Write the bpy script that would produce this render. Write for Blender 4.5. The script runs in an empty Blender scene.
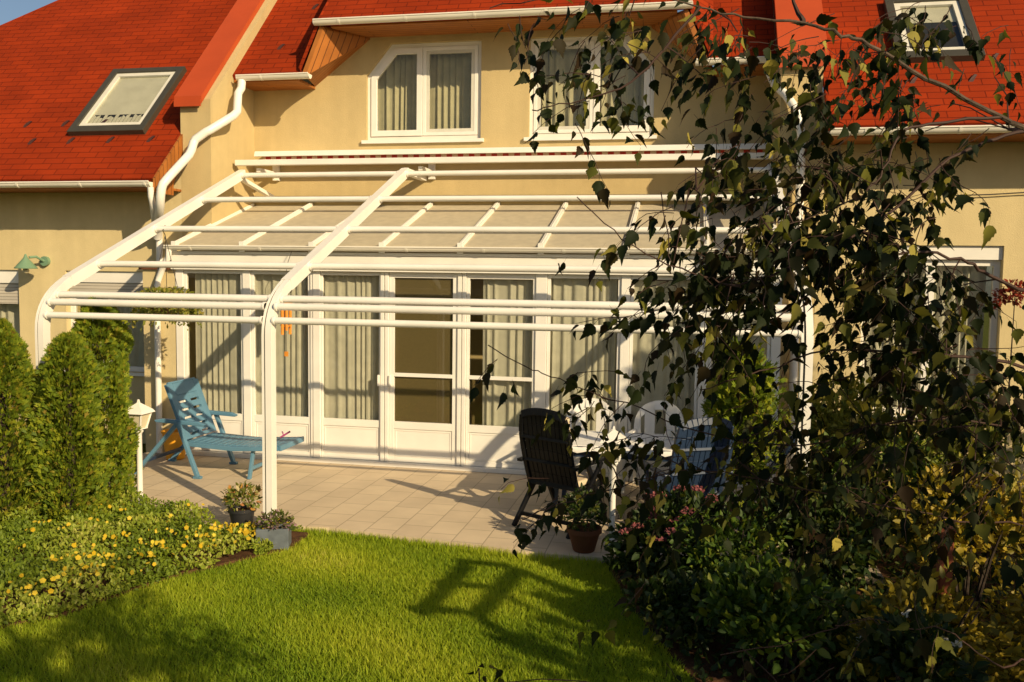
import bpy, bmesh, math, random
import numpy as np
from mathutils import Vector, Matrix
R = math.radians
random.seed(7); rng = np.random.default_rng(11)
SC = bpy.context.scene
COL = SC.collection

# ------------------------------------------------------------------ camera, sky, sun, exposure
CR = np.array([0.979967356, 0.198713943, 0.013294715])
CU = np.array([-0.027919218, 0.070976059, 0.997087216])
CW = np.array([-0.197191526, 0.977484101, -0.075102159])
CP = np.array([0.0, -10.235, 2.390]); FPX = 874.15
cam = bpy.data.objects.new('camera', bpy.data.cameras.new('camera'))
COL.objects.link(cam); SC.camera = cam
m = Matrix.Identity(4)
for i in range(3):
    m[i][0], m[i][1], m[i][2], m[i][3] = CR[i], CU[i], -CW[i], CP[i]
cam.matrix_world = m
cam.data.sensor_width = 36; cam.data.lens = FPX * 36 / 1024
cam.data.clip_start = 0.05; cam.data.clip_end = 600

SUN = Vector((1.25, -1.0, 0.735)).normalized()
SUN_EL = math.asin(SUN.z)
W = bpy.data.worlds.new('World'); SC.world = W; W.use_nodes = True
nt = W.node_tree
sky = nt.nodes.new('ShaderNodeTexSky'); sky.sky_type = 'NISHITA'; sky.sun_disc = False
sky.sun_elevation = SUN_EL; sky.sun_rotation = math.atan2(SUN.x, SUN.y)
sky.dust_density = 1.5
nt.links.new(sky.outputs[0], nt.nodes['Background'].inputs[0])
nt.nodes['Background'].inputs[1].default_value = 0.072
sl = bpy.data.lights.new('sun', 'SUN'); sl.energy = 5.0; sl.angle = R(0.5); sl.color = (1.0, 0.80, 0.50)
so = bpy.data.objects.new('sun', sl); COL.objects.link(so)
so.rotation_euler = SUN.to_track_quat('Z', 'Y').to_euler(); so.location = (12, -12, 12)
SC.view_settings.view_transform = 'Standard'; SC.view_settings.look = 'None'
SC.view_settings.gamma = 1; SC.view_settings.exposure = 0.18

# ------------------------------------------------------------------ helpers
ORG = {}
def ray(px, py): return CW + (px - 512) / FPX * CR - (py - 341) / FPX * CU
def at_y(px, py, Y):
    d = ray(px, py); return CP + d * ((Y - CP[1]) / d[1])
def at_d(px, py, d): return CP + ray(px, py) * d

def tag(o, label=None, cat=None, group=None, kind=None):
    if label: o['label'] = label
    if cat: o['category'] = cat
    if group: o['group'] = group
    if kind: o['kind'] = kind
    return o
def thing(name, loc, label, cat, group=None, rz=0.0):
    o = bpy.data.objects.new(name, None); COL.objects.link(o)
    o.location = loc; o.rotation_euler = (0, 0, rz); o.empty_display_size = .2
    ORG[o] = Vector((0, 0, 0)) if rz is None else Vector(loc)
    return tag(o, label, cat, group)
def local(o): ORG[o] = Vector((0, 0, 0)); return o      # its parts are written in the thing's own coordinates
def copy_tree(o, parent=None):
    c = o.copy(); COL.objects.link(c)
    if parent: c.parent = parent
    for ch in o.children: copy_tree(ch, c)
    return c

class MB:
    def __init__(s): s.v = []; s.f = []
    def add(s, vs, fs):
        n = len(s.v); s.v += [tuple(float(c) for c in p) for p in vs]; s.f += [tuple(i + n for i in q) for q in fs]; return s
    def box(s, x0, x1, y0, y1, z0, z1):
        return s.add([(x0,y0,z0),(x1,y0,z0),(x1,y1,z0),(x0,y1,z0),(x0,y0,z1),(x1,y0,z1),(x1,y1,z1),(x0,y1,z1)],
                     [(0,3,2,1),(4,5,6,7),(0,1,5,4),(1,2,6,5),(2,3,7,6),(3,0,4,7)])
    def bar(s, p, q, w, h, up=(0,0,1), h2=None, w2=None):
        p = Vector(p); q = Vector(q); d = (q - p).normalized(); sd = d.cross(Vector(up))
        if sd.length < 1e-4: sd = d.cross(Vector((0, 1, 0)))
        sd.normalize(); u = sd.cross(d)
        vs = []
        for c, ww, hh in ((p, w, h), (q, w2 or w, h2 or h)):
            for a, b in ((-1,-1),(1,-1),(1,1),(-1,1)): vs.append(c + sd * a * ww / 2 + u * b * hh / 2)
        return s.add(vs, [(0,1,2,3),(7,6,5,4),(0,4,5,1),(1,5,6,2),(2,6,7,3),(3,7,4,0)])
    def tube(s, pts, r, n=8, cap=True):
        pts = [Vector(p) for p in pts]; k = len(pts)
        rs = r if isinstance(r, (list, tuple)) else [r] * k
        prev = None; vs = []
        for i, p in enumerate(pts):
            d = (pts[min(i + 1, k - 1)] - pts[max(i - 1, 0)]).normalized()
            a = prev if prev is not None else (Vector((0, 0, 1)) if abs(d.z) < .9 else Vector((1, 0, 0)))
            sd = (a - d * a.dot(d)).normalized(); prev = sd; b = d.cross(sd)
            for j in range(n):
                t = 2 * math.pi * j / n; vs.append(p + (sd * math.cos(t) + b * math.sin(t)) * rs[i])
        fs = [(i*n+j, i*n+(j+1)%n, (i+1)*n+(j+1)%n, (i+1)*n+j) for i in range(k-1) for j in range(n)]
        if cap: fs += [tuple(range(n-1, -1, -1)), tuple(range((k-1)*n, k*n))]
        return s.add(vs, fs)
    def prism(s, poly, vec):
        n = len(poly); v = Vector(vec); a = [Vector(p) for p in poly]
        return s.add(a + [p + v for p in a], [tuple(range(n-1, -1, -1)), tuple(range(n, 2*n))] + [(i, (i+1)%n, n+(i+1)%n, n+i) for i in range(n)])
    def ring(s, outer, inner, vec):
        n = len(outer); v = Vector(vec); o = [Vector(p) for p in outer]; a = [Vector(p) for p in inner]
        vs = o + a + [p + v for p in o] + [p + v for p in a]; fs = []
        for i in range(n):
            j = (i + 1) % n
            fs += [(i, j, n+j, n+i), (2*n+i, 3*n+i, 3*n+j, 2*n+j), (i, 2*n+i, 2*n+j, j), (n+i, n+j, 3*n+j, 3*n+i)]
        return s.add(vs, fs)
    def lathe(s, c, prof, n=20, sx=1, sy=1):
        vs = [(c[0] + r*math.cos(2*math.pi*j/n)*sx, c[1] + r*math.sin(2*math.pi*j/n)*sy, c[2] + z) for r, z in prof for j in range(n)]
        k = len(prof)
        fs = [(i*n+j, i*n+(j+1)%n, (i+1)*n+(j+1)%n, (i+1)*n+j) for i in range(k-1) for j in range(n)]
        fs += [tuple(range(n-1, -1, -1)), tuple(range((k-1)*n, k*n))]
        return s.add(vs, fs)
    def build(s, name, mat, parent=None, smooth=False, bevel=0.0):
        me = bpy.data.meshes.new(name)
        off = ORG.get(parent, Vector((0, 0, 0))) if parent else Vector((0, 0, 0))
        me.from_pydata([tuple(Vector(p) - off) for p in s.v], [], s.f); me.update()
        bm = bmesh.new(); bm.from_mesh(me); bmesh.ops.recalc_face_normals(bm, faces=bm.faces); bm.to_mesh(me); bm.free()
        if smooth:
            me.shade_smooth()
            try: me.set_sharp_from_angle(angle=R(40))
            except Exception: pass
        me.materials.append(mat)
        o = bpy.data.objects.new(name, me); COL.objects.link(o)
        if parent: o.parent = parent
        ORG[o] = off
        if bevel:
            b = o.modifiers.new('bevel', 'BEVEL'); b.width = bevel; b.segments = 2; b.limit_method = 'ANGLE'
        return o

def unit(a): return a / np.maximum(np.linalg.norm(a, axis=1, keepdims=True), 1e-9)
def np_mesh(name, V, F, mat, parent=None, rnd=None):
    """V (n,3), F list of equal-length index arrays"""
    me = bpy.data.meshes.new(name)
    off = np.array(ORG.get(parent, Vector((0, 0, 0)))) if parent else np.zeros(3)
    V = (V - off).astype(np.float32)
    me.vertices.add(len(V)); me.vertices.foreach_set('co', V.ravel())
    nl = sum(f.size for f in F); nf = sum(len(f) for f in F)
    me.loops.add(nl); me.polygons.add(nf)
    me.loops.foreach_set('vertex_index', np.concatenate([f.ravel() for f in F]).astype(np.int32))
    st = []; c = 0
    for f in F:
        st.append(c + np.arange(len(f)) * f.shape[1]); c += f.size
    me.polygons.foreach_set('loop_start', np.concatenate(st).astype(np.int32))
    if rnd is not None:
        a = me.attributes.new('rnd', 'FLOAT', 'POINT'); a.data.foreach_set('value', rnd.astype(np.float32))
    me.update(calc_edges=True); me.validate()
    me.materials.append(mat)
    o = bpy.data.objects.new(name, me); COL.objects.link(o)
    if parent: o.parent = parent
    ORG[o] = Vector(off)
    return o
def leaf_arrays(P, axis, nrm, size, tmpl, faces, wid=None):
    """one leaf per row of P; template coordinates (side, along, normal)"""
    axis = unit(axis); side = unit(np.cross(axis, nrm)); nn = np.cross(side, axis)
    T = np.array(tmpl); k = len(T); n = len(P); side = side*(wid[:, None] if wid is not None else 1)
    V = P[:, None, :] + size[:, None, None] * (T[None, :, 0, None]*side[:, None, :] + T[None, :, 1, None]*axis[:, None, :] + T[None, :, 2, None]*nn[:, None, :])
    by = {}
    for f in faces: by.setdefault(len(f), []).append(f)
    base = (np.arange(n) * k)[:, None]
    F = [np.concatenate([base + np.array(f)[None, :] for f in fs]) for fs in by.values()]
    return V.reshape(-1, 3), F, k
def leaves(name, P, axis, nrm, size, tmpl, faces, mat, parent=None, rnd=None, wid=None):
    V, F, k = leaf_arrays(P, axis, nrm, size, tmpl, faces, wid)
    if rnd is None: rnd = rng.random(len(P))
    return np_mesh(name, V, F, mat, parent, np.repeat(rnd, k))
def rand_dirs(n):
    return unit(rng.normal(size=(n, 3)))

BR = [(.20,.02,.05),(.36,.16,.10),(.40,.20,.10),(.44,.33,.12),(.36,.36,.09),(.34,.50,.09),(.26,.52,.05),(.22,.68,.03),(.15,.70,-.01),(.10,.87,-.07)]
BR = [(x*.86, y, z) for x, y, z in BR]
BIRCH = [(-.012,-.45,0),(.012,-.45,0),(.012,0,0),(-.012,0,0),(0,0,0),(0,.36,.0),(0,.7,-.04),(0,1.12,-.16)] + BR + [(-x,y,z) for x,y,z in BR]
BIRCH_F = [(0,1,2,3),(4,8,9,10,11,12,5),(5,12,13,14,15,16,6),(6,16,17,7),(4,5,22,21,20,19,18),(5,6,26,25,24,23,22),(6,7,27,26)]
OVAL = [(0,0,0),(.26,.3,.06),(.2,.7,.04),(0,1,-.06),(-.2,.7,.04),(-.26,.3,.06)]
OVAL_F = [(0,1,2,3),(0,3,4,5)]
FAN = [(0,0,0),(-.33,.75,.05),(-.14,.62,0),(-.05,1,.0),(.08,.66,0),(.30,.82,-.05),(.16,.35,0),(-.16,.33,0)]
FAN_F = [(0,6,4,7),(7,2,1),(7,4,3),(4,6,5)]
STAR = [(0,0,0)] + [(math.cos(a)*r, math.sin(a)*r, .12*r) for i in range(10) for a, r in [(i*math.pi/5, .5 if i % 2 else .24)]]
FLW = [(0, 0, .05)] + [(math.cos(a)*r, math.sin(a)*r, .16*r) for i in range(10) for a, r in [(i*math.pi/5, .5 if i % 2 else .40)]]
STAR_F = [(0, 1+i, 1+(i+1) % 10) for i in range(10)]

# ------------------------------------------------------------------ materials
def new_mat(name):
    mt = bpy.data.materials.new(name); mt.use_nodes = True
    n = mt.node_tree.nodes; l = mt.node_tree.links
    return mt, n, l, n['Principled BSDF']
def vary(n, l, col, amount=.15, scale=3.0, detail=6, darker=None, stretch=None):
    """colour varied by world-position noise"""
    geo = n.new('ShaderNodeNewGeometry'); nz = n.new('ShaderNodeTexNoise')
    nz.inputs['Scale'].default_value = scale; nz.inputs['Detail'].default_value = detail
    if stretch:
        mp = n.new('ShaderNodeMapping'); mp.inputs['Scale'].default_value = stretch
        l.new(geo.outputs['Position'], mp.inputs[0]); l.new(mp.outputs[0], nz.inputs['Vector'])
    else: l.new(geo.outputs['Position'], nz.inputs['Vector'])
    rp = n.new('ShaderNodeValToRGB'); rp.color_ramp.elements[0].position = .3; rp.color_ramp.elements[1].position = .7
    d = darker or tuple(c * (1 - amount) for c in col)
    rp.color_ramp.elements[0].color = (*d, 1); rp.color_ramp.elements[1].color = (*[min(1, c * (1 + amount * .5)) for c in col], 1)
    l.new(nz.outputs[0], rp.inputs[0]); return rp.outputs[0], nz
def bump(n, l, bs, h, strength=.2, dist=.01):
    b = n.new('ShaderNodeBump'); b.inputs['Strength'].default_value = strength; b.inputs['Distance'].default_value = dist
    l.new(h, b.inputs['Height']); l.new(b.outputs[0], bs.inputs['Normal'])
def plain(name, col, rough=.5, amount=.1, scale=4, spec=.5, metal=0, bmp=0, bscale=60, stretch=None):
    mt, n, l, b = new_mat(name)
    c, nz = vary(n, l, col, amount, scale, stretch=stretch); l.new(c, b.inputs['Base Color'])
    b.inputs['Roughness'].default_value = rough; b.inputs['Metallic'].default_value = metal
    b.inputs['Specular IOR Level'].default_value = spec
    if bmp:
        geo = n.new('ShaderNodeNewGeometry'); z = n.new('ShaderNodeTexNoise'); z.inputs['Scale'].default_value = bscale; z.inputs['Detail'].default_value = 4
        l.new(geo.outputs['Position'], z.inputs['Vector']); bump(n, l, b, z.outputs[0], bmp, .01)
    return mt
def foliage(name, stops, rough=.45, trans=.35, spec=.4, tcol=1.3):
    """leaf colour picked per leaf from a ramp, part of the light passing through"""
    mt, n, l, b = new_mat(name)
    at = n.new('ShaderNodeAttribute'); at.attribute_name = 'rnd'
    rp = n.new('ShaderNodeValToRGB'); e = rp.color_ramp.elements
    while len(e) < len(stops): e.new(.5)
    for i, (p, c) in enumerate(stops): e[i].position = p; e[i].color = (*c, 1)
    l.new(at.outputs['Fac'], rp.inputs[0]); l.new(rp.outputs[0], b.inputs['Base Color'])
    b.inputs['Roughness'].default_value = rough; b.inputs['Specular IOR Level'].default_value = spec
    tr = n.new('ShaderNodeBsdfTranslucent'); mx = n.new('ShaderNodeMixShader'); mx.inputs[0].default_value = trans
    g = n.new('ShaderNodeMix'); g.data_type = 'RGBA'; g.blend_type = 'MULTIPLY'; g.inputs['Factor'].default_value = 1
    g.inputs['B'].default_value = (tcol, tcol, tcol*.45, 1)
    l.new(rp.outputs[0], g.inputs['A']); l.new(g.outputs['Result'], tr.inputs[0])
    l.new(b.outputs[0], mx.inputs[1]); l.new(tr.outputs[0], mx.inputs[2])
    l.new(mx.outputs[0], n['Material Output'].inputs[0]); return mt
def xyz(n, l, expr):
    """vector from world position: expr = ((axis, factor), (axis, factor))"""
    geo = n.new('ShaderNodeNewGeometry'); s = n.new('ShaderNodeSeparateXYZ'); c = n.new('ShaderNodeCombineXYZ')
    l.new(geo.outputs['Position'], s.inputs[0])
    for k, (ax, f) in enumerate(expr):
        mm = n.new('ShaderNodeMath'); mm.operation = 'MULTIPLY'; mm.inputs[1].default_value = f
        l.new(s.outputs[ax], mm.inputs[0]); l.new(mm.outputs[0], c.inputs[k])
    return c.outputs[0]
def brick_mat(name, c1, c2, mortar, expr, bw, rh, ms, rough, offset=.5, bmp=.5, noise_amt=.2, nscale=1.2, spec=.3):
    mt, n, l, b = new_mat(name)
    br = n.new('ShaderNodeTexBrick'); br.offset = offset; br.inputs['Scale'].default_value = 1
    br.inputs['Color1'].default_value = (*c1, 1); br.inputs['Color2'].default_value = (*c2, 1); br.inputs['Mortar'].default_value = (*mortar, 1)
    br.inputs['Brick Width'].default_value = bw; br.inputs['Row Height'].default_value = rh; br.inputs['Mortar Size'].default_value = ms
    br.inputs['Mortar Smooth'].default_value = .3; br.inputs['Bias'].default_value = 0
    v = xyz(n, l, expr); l.new(v, br.inputs['Vector'])
    c, nz = vary(n, l, (1, 1, 1), noise_amt, nscale, 8)
    mx = n.new('ShaderNodeMix'); mx.data_type = 'RGBA'; mx.blend_type = 'MULTIPLY'; mx.inputs['Factor'].default_value = 1
    l.new(br.outputs['Color'], mx.inputs['A']); l.new(c, mx.inputs['B']); l.new(mx.outputs['Result'], b.inputs['Base Color'])
    b.inputs['Roughness'].default_value = rough; b.inputs['Specular IOR Level'].default_value = spec
    iv = n.new('ShaderNodeMath'); iv.operation = 'SUBTRACT'; iv.inputs[0].default_value = 1; l.new(br.outputs['Fac'], iv.inputs[1])
    fz = n.new('ShaderNodeTexNoise'); fz.inputs['Scale'].default_value = 150
    geo = n.new('ShaderNodeNewGeometry'); l.new(geo.outputs['Position'], fz.inputs['Vector'])
    ad = n.new('ShaderNodeMath'); ad.operation = 'MULTIPLY_ADD'; ad.inputs[1].default_value = .25
    l.new(fz.outputs[0], ad.inputs[0]); l.new(iv.outputs[0], ad.inputs[2]); bump(n, l, b, ad.outputs[0], bmp, .008)
    return mt
def glass_mat(name, tint, refl=.02, ior=1.5):
    mt, n, l, b = new_mat(name); n.remove(b)
    t = n.new('ShaderNodeBsdfTransparent'); t.inputs[0].default_value = (*tint, 1)
    g = n.new('ShaderNodeBsdfGlossy'); g.inputs['Roughness'].default_value = refl; g.inputs[0].default_value = (.9, .95, 1, 1)
    fr = n.new('ShaderNodeFresnel'); fr.inputs[0].default_value = ior
    ge = n.new('ShaderNodeNewGeometry'); iv = n.new('ShaderNodeMath'); iv.operation = 'SUBTRACT'; iv.inputs[0].default_value = 1; l.new(ge.outputs['Backfacing'], iv.inputs[1])
    ml = n.new('ShaderNodeMath'); ml.operation = 'MULTIPLY'; l.new(fr.outputs[0], ml.inputs[0]); l.new(iv.outputs[0], ml.inputs[1])
    mx = n.new('ShaderNodeMixShader'); l.new(ml.outputs[0], mx.inputs[0]); l.new(t.outputs[0], mx.inputs[1]); l.new(g.outputs[0], mx.inputs[2])
    l.new(mx.outputs[0], n['Material Output'].inputs[0]); return mt
def stripe_mat(name, ca, cb, axis, period, rough=.8):
    mt, n, l, b = new_mat(name)
    v = xyz(n, l, ((axis, 1.0), (axis, 0), (axis, 0))); s = n.new('ShaderNodeSeparateXYZ'); l.new(v, s.inputs[0])
    a = n.new('ShaderNodeMath'); a.operation = 'MULTIPLY'; a.inputs[1].default_value = 1 / period; l.new(s.outputs[0], a.inputs[0])
    fr = n.new('ShaderNodeMath'); fr.operation = 'FRACT'; l.new(a.outputs[0], fr.inputs[0])
    gt = n.new('ShaderNodeMath'); gt.operation = 'GREATER_THAN'; gt.inputs[1].default_value = .5; l.new(fr.outputs[0], gt.inputs[0])
    mx = n.new('ShaderNodeMix'); mx.data_type = 'RGBA'; mx.inputs['A'].default_value = (*ca, 1); mx.inputs['B'].default_value = (*cb, 1)
    l.new(gt.outputs[0], mx.inputs['Factor']); l.new(mx.outputs['Result'], b.inputs['Base Color']); b.inputs['Roughness'].default_value = rough
    return mt

def stucco(name, col):
    mt, n, l, b = new_mat(name)
    c1, _ = vary(n, l, col, .09, .9, 8); c2, _ = vary(n, l, (1, 1, 1), .09, 1.0, 6, stretch=(5.5, 5.5, .45)); c3, _ = vary(n, l, (1, 1, 1), .05, 9, 5)
    for c in (c2, c3):
        mx = n.new('ShaderNodeMix'); mx.data_type = 'RGBA'; mx.blend_type = 'MULTIPLY'; mx.inputs['Factor'].default_value = 1
        l.new(c1, mx.inputs['A']); l.new(c, mx.inputs['B']); c1 = mx.outputs['Result']
    l.new(c1, b.inputs['Base Color']); b.inputs['Roughness'].default_value = .92; b.inputs['Specular IOR Level'].default_value = .1
    geo = n.new('ShaderNodeNewGeometry'); z = n.new('ShaderNodeTexNoise'); z.inputs['Scale'].default_value = 110; z.inputs['Detail'].default_value = 5
    l.new(geo.outputs['Position'], z.inputs['Vector']); bump(n, l, b, z.outputs[0], .35, .012)
    return mt
M = {}
M['stucco'] = stucco('yellow_stucco', (.56, .435, .22))
M['stucco_pale'] = stucco('pale_stucco', (.65, .53, .29))
M['roof'] = brick_mat('red_shingles', (.34, .036, .006), (.28, .030, .006), (.17, .019, .005), ((0, 1), (2, 1.39), (1, 0)), .30, .118, .007, .85, bmp=.8, noise_amt=.30, spec=.08)
M['cap'] = plain('red_sheet_metal', (.44, .066, .016), .5, .10, 2, .3)
M['cap_in_shade'] = plain('red_metal_in_shade', (.10, .035, .02), .5, .15, 3, .4)  # red cap metal again, its shade put into the darker colour
M['wood'] = brick_mat('orange_boards', (.42, .15, .03), (.36, .12, .022), (.12, .04, .01), ((0, 1), (1, 1), (2, 0)), 3.0, .09, .006, .55, bmp=.4, noise_amt=.25, nscale=4)
M['white'] = plain('white_lacquer', (.80, .77, .70), .38, .07, 3, .5)
M['white_pvc'] = plain('white_plastic', (.82, .80, .75), .3, .05, 3, .5)
M['gutter'] = plain('cream_gutter', (.80, .76, .66), .4, .10, 2, .5)
M['dark_frame'] = plain('olive_metal', (.055, .05, .035), .4, .1, 6)
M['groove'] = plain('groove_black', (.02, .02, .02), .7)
M['glass'] = glass_mat('window_glass', (.90, .90, .86))
M['screen'] = plain('insect_screen', (.155, .12, .058), .8, .08, 40, .1)
M['blind'] = plain('pale_blind', (.62, .60, .52), .8, .1, 5, .1)
def cloth_mat(name, col, t):
    mt, n, l, b = new_mat(name); c, nz = vary(n, l, col, .10, 9); l.new(c, b.inputs['Base Color']); b.inputs['Roughness'].default_value = .9; b.inputs['Specular IOR Level'].default_value = .05
    tr = n.new('ShaderNodeBsdfTranslucent'); l.new(c, tr.inputs[0]); mx = n.new('ShaderNodeMixShader'); mx.inputs[0].default_value = t
    l.new(b.outputs[0], mx.inputs[1]); l.new(tr.outputs[0], mx.inputs[2]); l.new(mx.outputs[0], n['Material Output'].inputs[0]); return mt
M['roof_panel'] = cloth_mat('cream_roof_panel', (.63, .555, .40), .25)
M['curtain'] = cloth_mat('sheer_curtain', (.82, .80, .72), .42)
M['curtain_y'] = cloth_mat('lined_curtain', (.72, .68, .50), .35)
M['shutter'] = brick_mat('roller_shutter', (.55, .50, .42), (.5, .46, .4), (.25, .22, .18), ((0, 1), (2, 1), (1, 0)), 9, .045, .004, .5, bmp=.6)
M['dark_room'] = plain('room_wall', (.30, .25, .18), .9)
M['tile'] = brick_mat('patio_tile', (.70, .56, .38), (.63, .50, .34), (.42, .33, .22), ((1, 1), (0, 1), (2, 0)), .40, .29, .006, .75, bmp=.35, noise_amt=.16, nscale=2.5)
M['soil'] = plain('soil', (.10, .05, .025), .95, .4, 14, .1, bmp=1, bscale=40)
M['lawn'] = plain('lawn_soil', (.09, .10, .012), .95, .35, 5, .1, bmp=.8, bscale=90)
M['stripes'] = stripe_mat('red_white_stripes', (.50, .035, .022), (.70, .50, .38), 0, .16)
M['blue'] = plain('blue_plastic', (.10, .22, .32), .42, .12, 5, .4)
M['blue_dark'] = plain('dark_blue_plastic', (.018, .035, .075), .4, .12, 5, .4)
M['black'] = plain('black_plastic', (.005, .0055, .007), .5, .2, 6, .2)
M['cushion'] = plain('beige_cushion', (.62, .50, .34), .9, .1, 8, .1)
M['blue_stripe'] = stripe_mat('blue_white_stripes', (.10, .20, .30), (.62, .66, .66), 2, .045)
M['cloth'] = plain('white_cloth', (.82, .80, .76), .9, .05, 6, .1)
M['lampglass'] = plain('frosted_lamp_glass', (.62, .55, .38), .3, .08, 9, .5)
M['pot_black'] = plain('black_pot', (.022, .022, .024), .5, .1, 8)
M['pot_grey'] = plain('grey_planter', (.115, .135, .155), .7, .25, 14, .3)
M['terracotta'] = plain('terracotta', (.13, .05, .024), .8, .15, 9, .2)
M['yellow_pl'] = plain('yellow_plastic', (.75, .34, .02), .4, .08, 6)
M['chime'] = plain('orange_wood', (.70, .26, .03), .5, .15, 12)
M['green_metal'] = plain('green_enamel', (.16, .27, .17), .45, .1, 6)
M['bark'] = plain('dark_bark', (.055, .04, .03), .85, .35, 30, .2, bmp=.6)
M['twig'] = plain('red_twig', (.05, .025, .018), .7, .2, 20, .3)
M['birch_bark'] = plain('birch_bark', (.10, .07, .05), .8, .6, 12, .2, bmp=.5, stretch=(1, 1, 6))
M['redwood'] = plain('red_brown_timber', (.22, .06, .025), .7, .2, 6, .3, stretch=(8, 8, 1))
M['wicker'] = plain('wicker', (.20, .12, .05), .8, .2, 20)
M['clip'] = plain('snow_guard', (.06, .02, .015), .6)
M['jar_y'] = plain('yellow_jar', (.55, .36, .06), .35)
M['magenta'] = plain('magenta_plastic', (.35, .05, .16), .4)
M['cable'] = plain('cable_black', (.03, .025, .02), .6)
# foliage
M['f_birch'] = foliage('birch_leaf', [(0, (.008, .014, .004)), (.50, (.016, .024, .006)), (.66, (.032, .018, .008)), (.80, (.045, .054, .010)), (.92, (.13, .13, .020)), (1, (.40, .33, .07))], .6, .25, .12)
M['f_thuja'] = foliage('thuja_spray', [(0, (.07, .115, .010)), (.6, (.16, .21, .014)), (.9, (.27, .29, .018)), (1, (.24, .17, .03))], .6, .25, .2)
M['f_cover'] = foliage('cover_leaf', [(0, (.09, .14, .012)), (.5, (.19, .25, .02)), (.85, (.34, .37, .05)), (1, (.50, .46, .14))], .5, .3, .3)
M['f_flower'] = foliage('yellow_petal', [(0, (.62, .40, .015)), (1, (.75, .58, .06))], .6, .3, .2)
M['f_grass'] = foliage('grass_blade', [(0, (.17, .27, .014)), (.45, (.32, .40, .022)), (.85, (.48, .51, .04)), (1, (.62, .55, .15))], .55, .4, .2)
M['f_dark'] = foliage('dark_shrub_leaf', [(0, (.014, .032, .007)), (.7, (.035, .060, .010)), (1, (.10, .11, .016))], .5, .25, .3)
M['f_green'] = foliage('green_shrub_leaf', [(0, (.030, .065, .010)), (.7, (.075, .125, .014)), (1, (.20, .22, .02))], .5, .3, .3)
M['f_gold'] = foliage('golden_shrub_leaf', [(0, (.12, .11, .012)), (.5, (.28, .22, .02)), (1, (.50, .36, .04))], .5, .35, .3)
M['f_lime'] = foliage('lime_shrub_leaf', [(0, (.12, .15, .02)), (.6, (.25, .26, .04)), (1, (.42, .36, .08))], .5, .35, .3)
M['f_red'] = foliage('red_leaf', [(0, (.12, .016, .010)), (1, (.28, .04, .02))], .5, .3, .3)
M['f_pink'] = foliage('dusty_pink_flower', [(0, (.16, .045, .05)), (1, (.30, .10, .10))], .8, .2, .1)
M['f_white'] = foliage('white_petal', [(0, (.60, .56, .48)), (1, (.75, .72, .66))], .7, .3, .2)
M['f_basket'] = foliage('basket_leaf', [(0, (.13, .15, .02)), (.6, (.24, .25, .04)), (1, (.42, .32, .08))], .55, .3, .2)
M['f_mixed'] = foliage('pot_flower', [(0, (.10, .14, .02)), (.6, (.20, .21, .04)), (.8, (.50, .42, .22)), (.92, (.45, .16, .05)), (1, (.50, .30, .06))], .6, .3, .2)
M['f_purple'] = foliage('purple_flower', [(0, (.08, .11, .02)), (.5, (.15, .17, .03)), (.8, (.30, .18, .22)), (1, (.34, .22, .26))], .6, .3, .2)

# ================================================================== THE SETTING
SLOPE = 1.04
PAT = [(-6.95, -2.02), (-6.0, -2.06), (-5.5, -2.34), (-4.85, -2.62), (-4.06, -3.04), (-3.83, -2.72), (-3.26, -2.66), (-2.74, -2.72), (-2.13, -2.80), (-1.76, -2.85), (-1.37, -2.93), (-.69, -2.93), (1.6, -2.9)]
g = MB().add([(-120, -120, -.06), (120, -120, -.06), (120, 120, -.06), (-120, 120, -.06)], [(0, 1, 2, 3)]).build('lawn', M['lawn']); tag(g, kind='structure')
p = MB().prism([(x, y, -.12) for x, y in PAT] + [(1.6, 1.9, -.12), (-6.95, 1.9, -.12)], (0, 0, .12)).build('patio', M['tile']); tag(p, kind='structure')
BED = [(-7.6, -2.0), (-6.0, -2.10), (-5.5, -2.36), (-4.85, -2.64), (-4.10, -3.04), (-3.86, -2.76), (-3.40, -2.78), (-3.38, -3.24), (-3.54, -3.47), (-3.94, -4.05), (-4.12, -4.55), (-4.28, -5.02), (-4.52, -5.27), (-5.2, -5.7), (-7.6, -5.9)]
b = MB().prism([(x, y, -.08) for x, y in BED], (0, 0, .055)).build('flower_bed', M['soil']); tag(b, kind='structure')
BED2 = [(-.75, -2.98), (3.6, -2.9), (3.6, .7), (1.65, .7), (1.65, -2.88)]
SH = [(-.62, -2.98), (1.62, -2.96), (1.62, .70), (6, .70), (6, -6.2), (.9, -6.2), (.1, -5.0), (-.35, -3.9)]
b = MB().prism([(x, y, -.09) for x, y in SH], (0, 0, .05)).build('shrub_bed', M['soil']); tag(b, kind='structure')

def inside(poly, P):
    x, y = P[:, 0], P[:, 1]; r = np.zeros(len(P), bool); n = len(poly)
    for i in range(n):
        x0, y0 = poly[i]; x1, y1 = poly[(i + 1) % n]
        c = ((y0 > y) != (y1 > y)) & (x < (x1 - x0) * (y - y0) / (y1 - y0 + 1e-12) + x0); r ^= c
    return r

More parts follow.
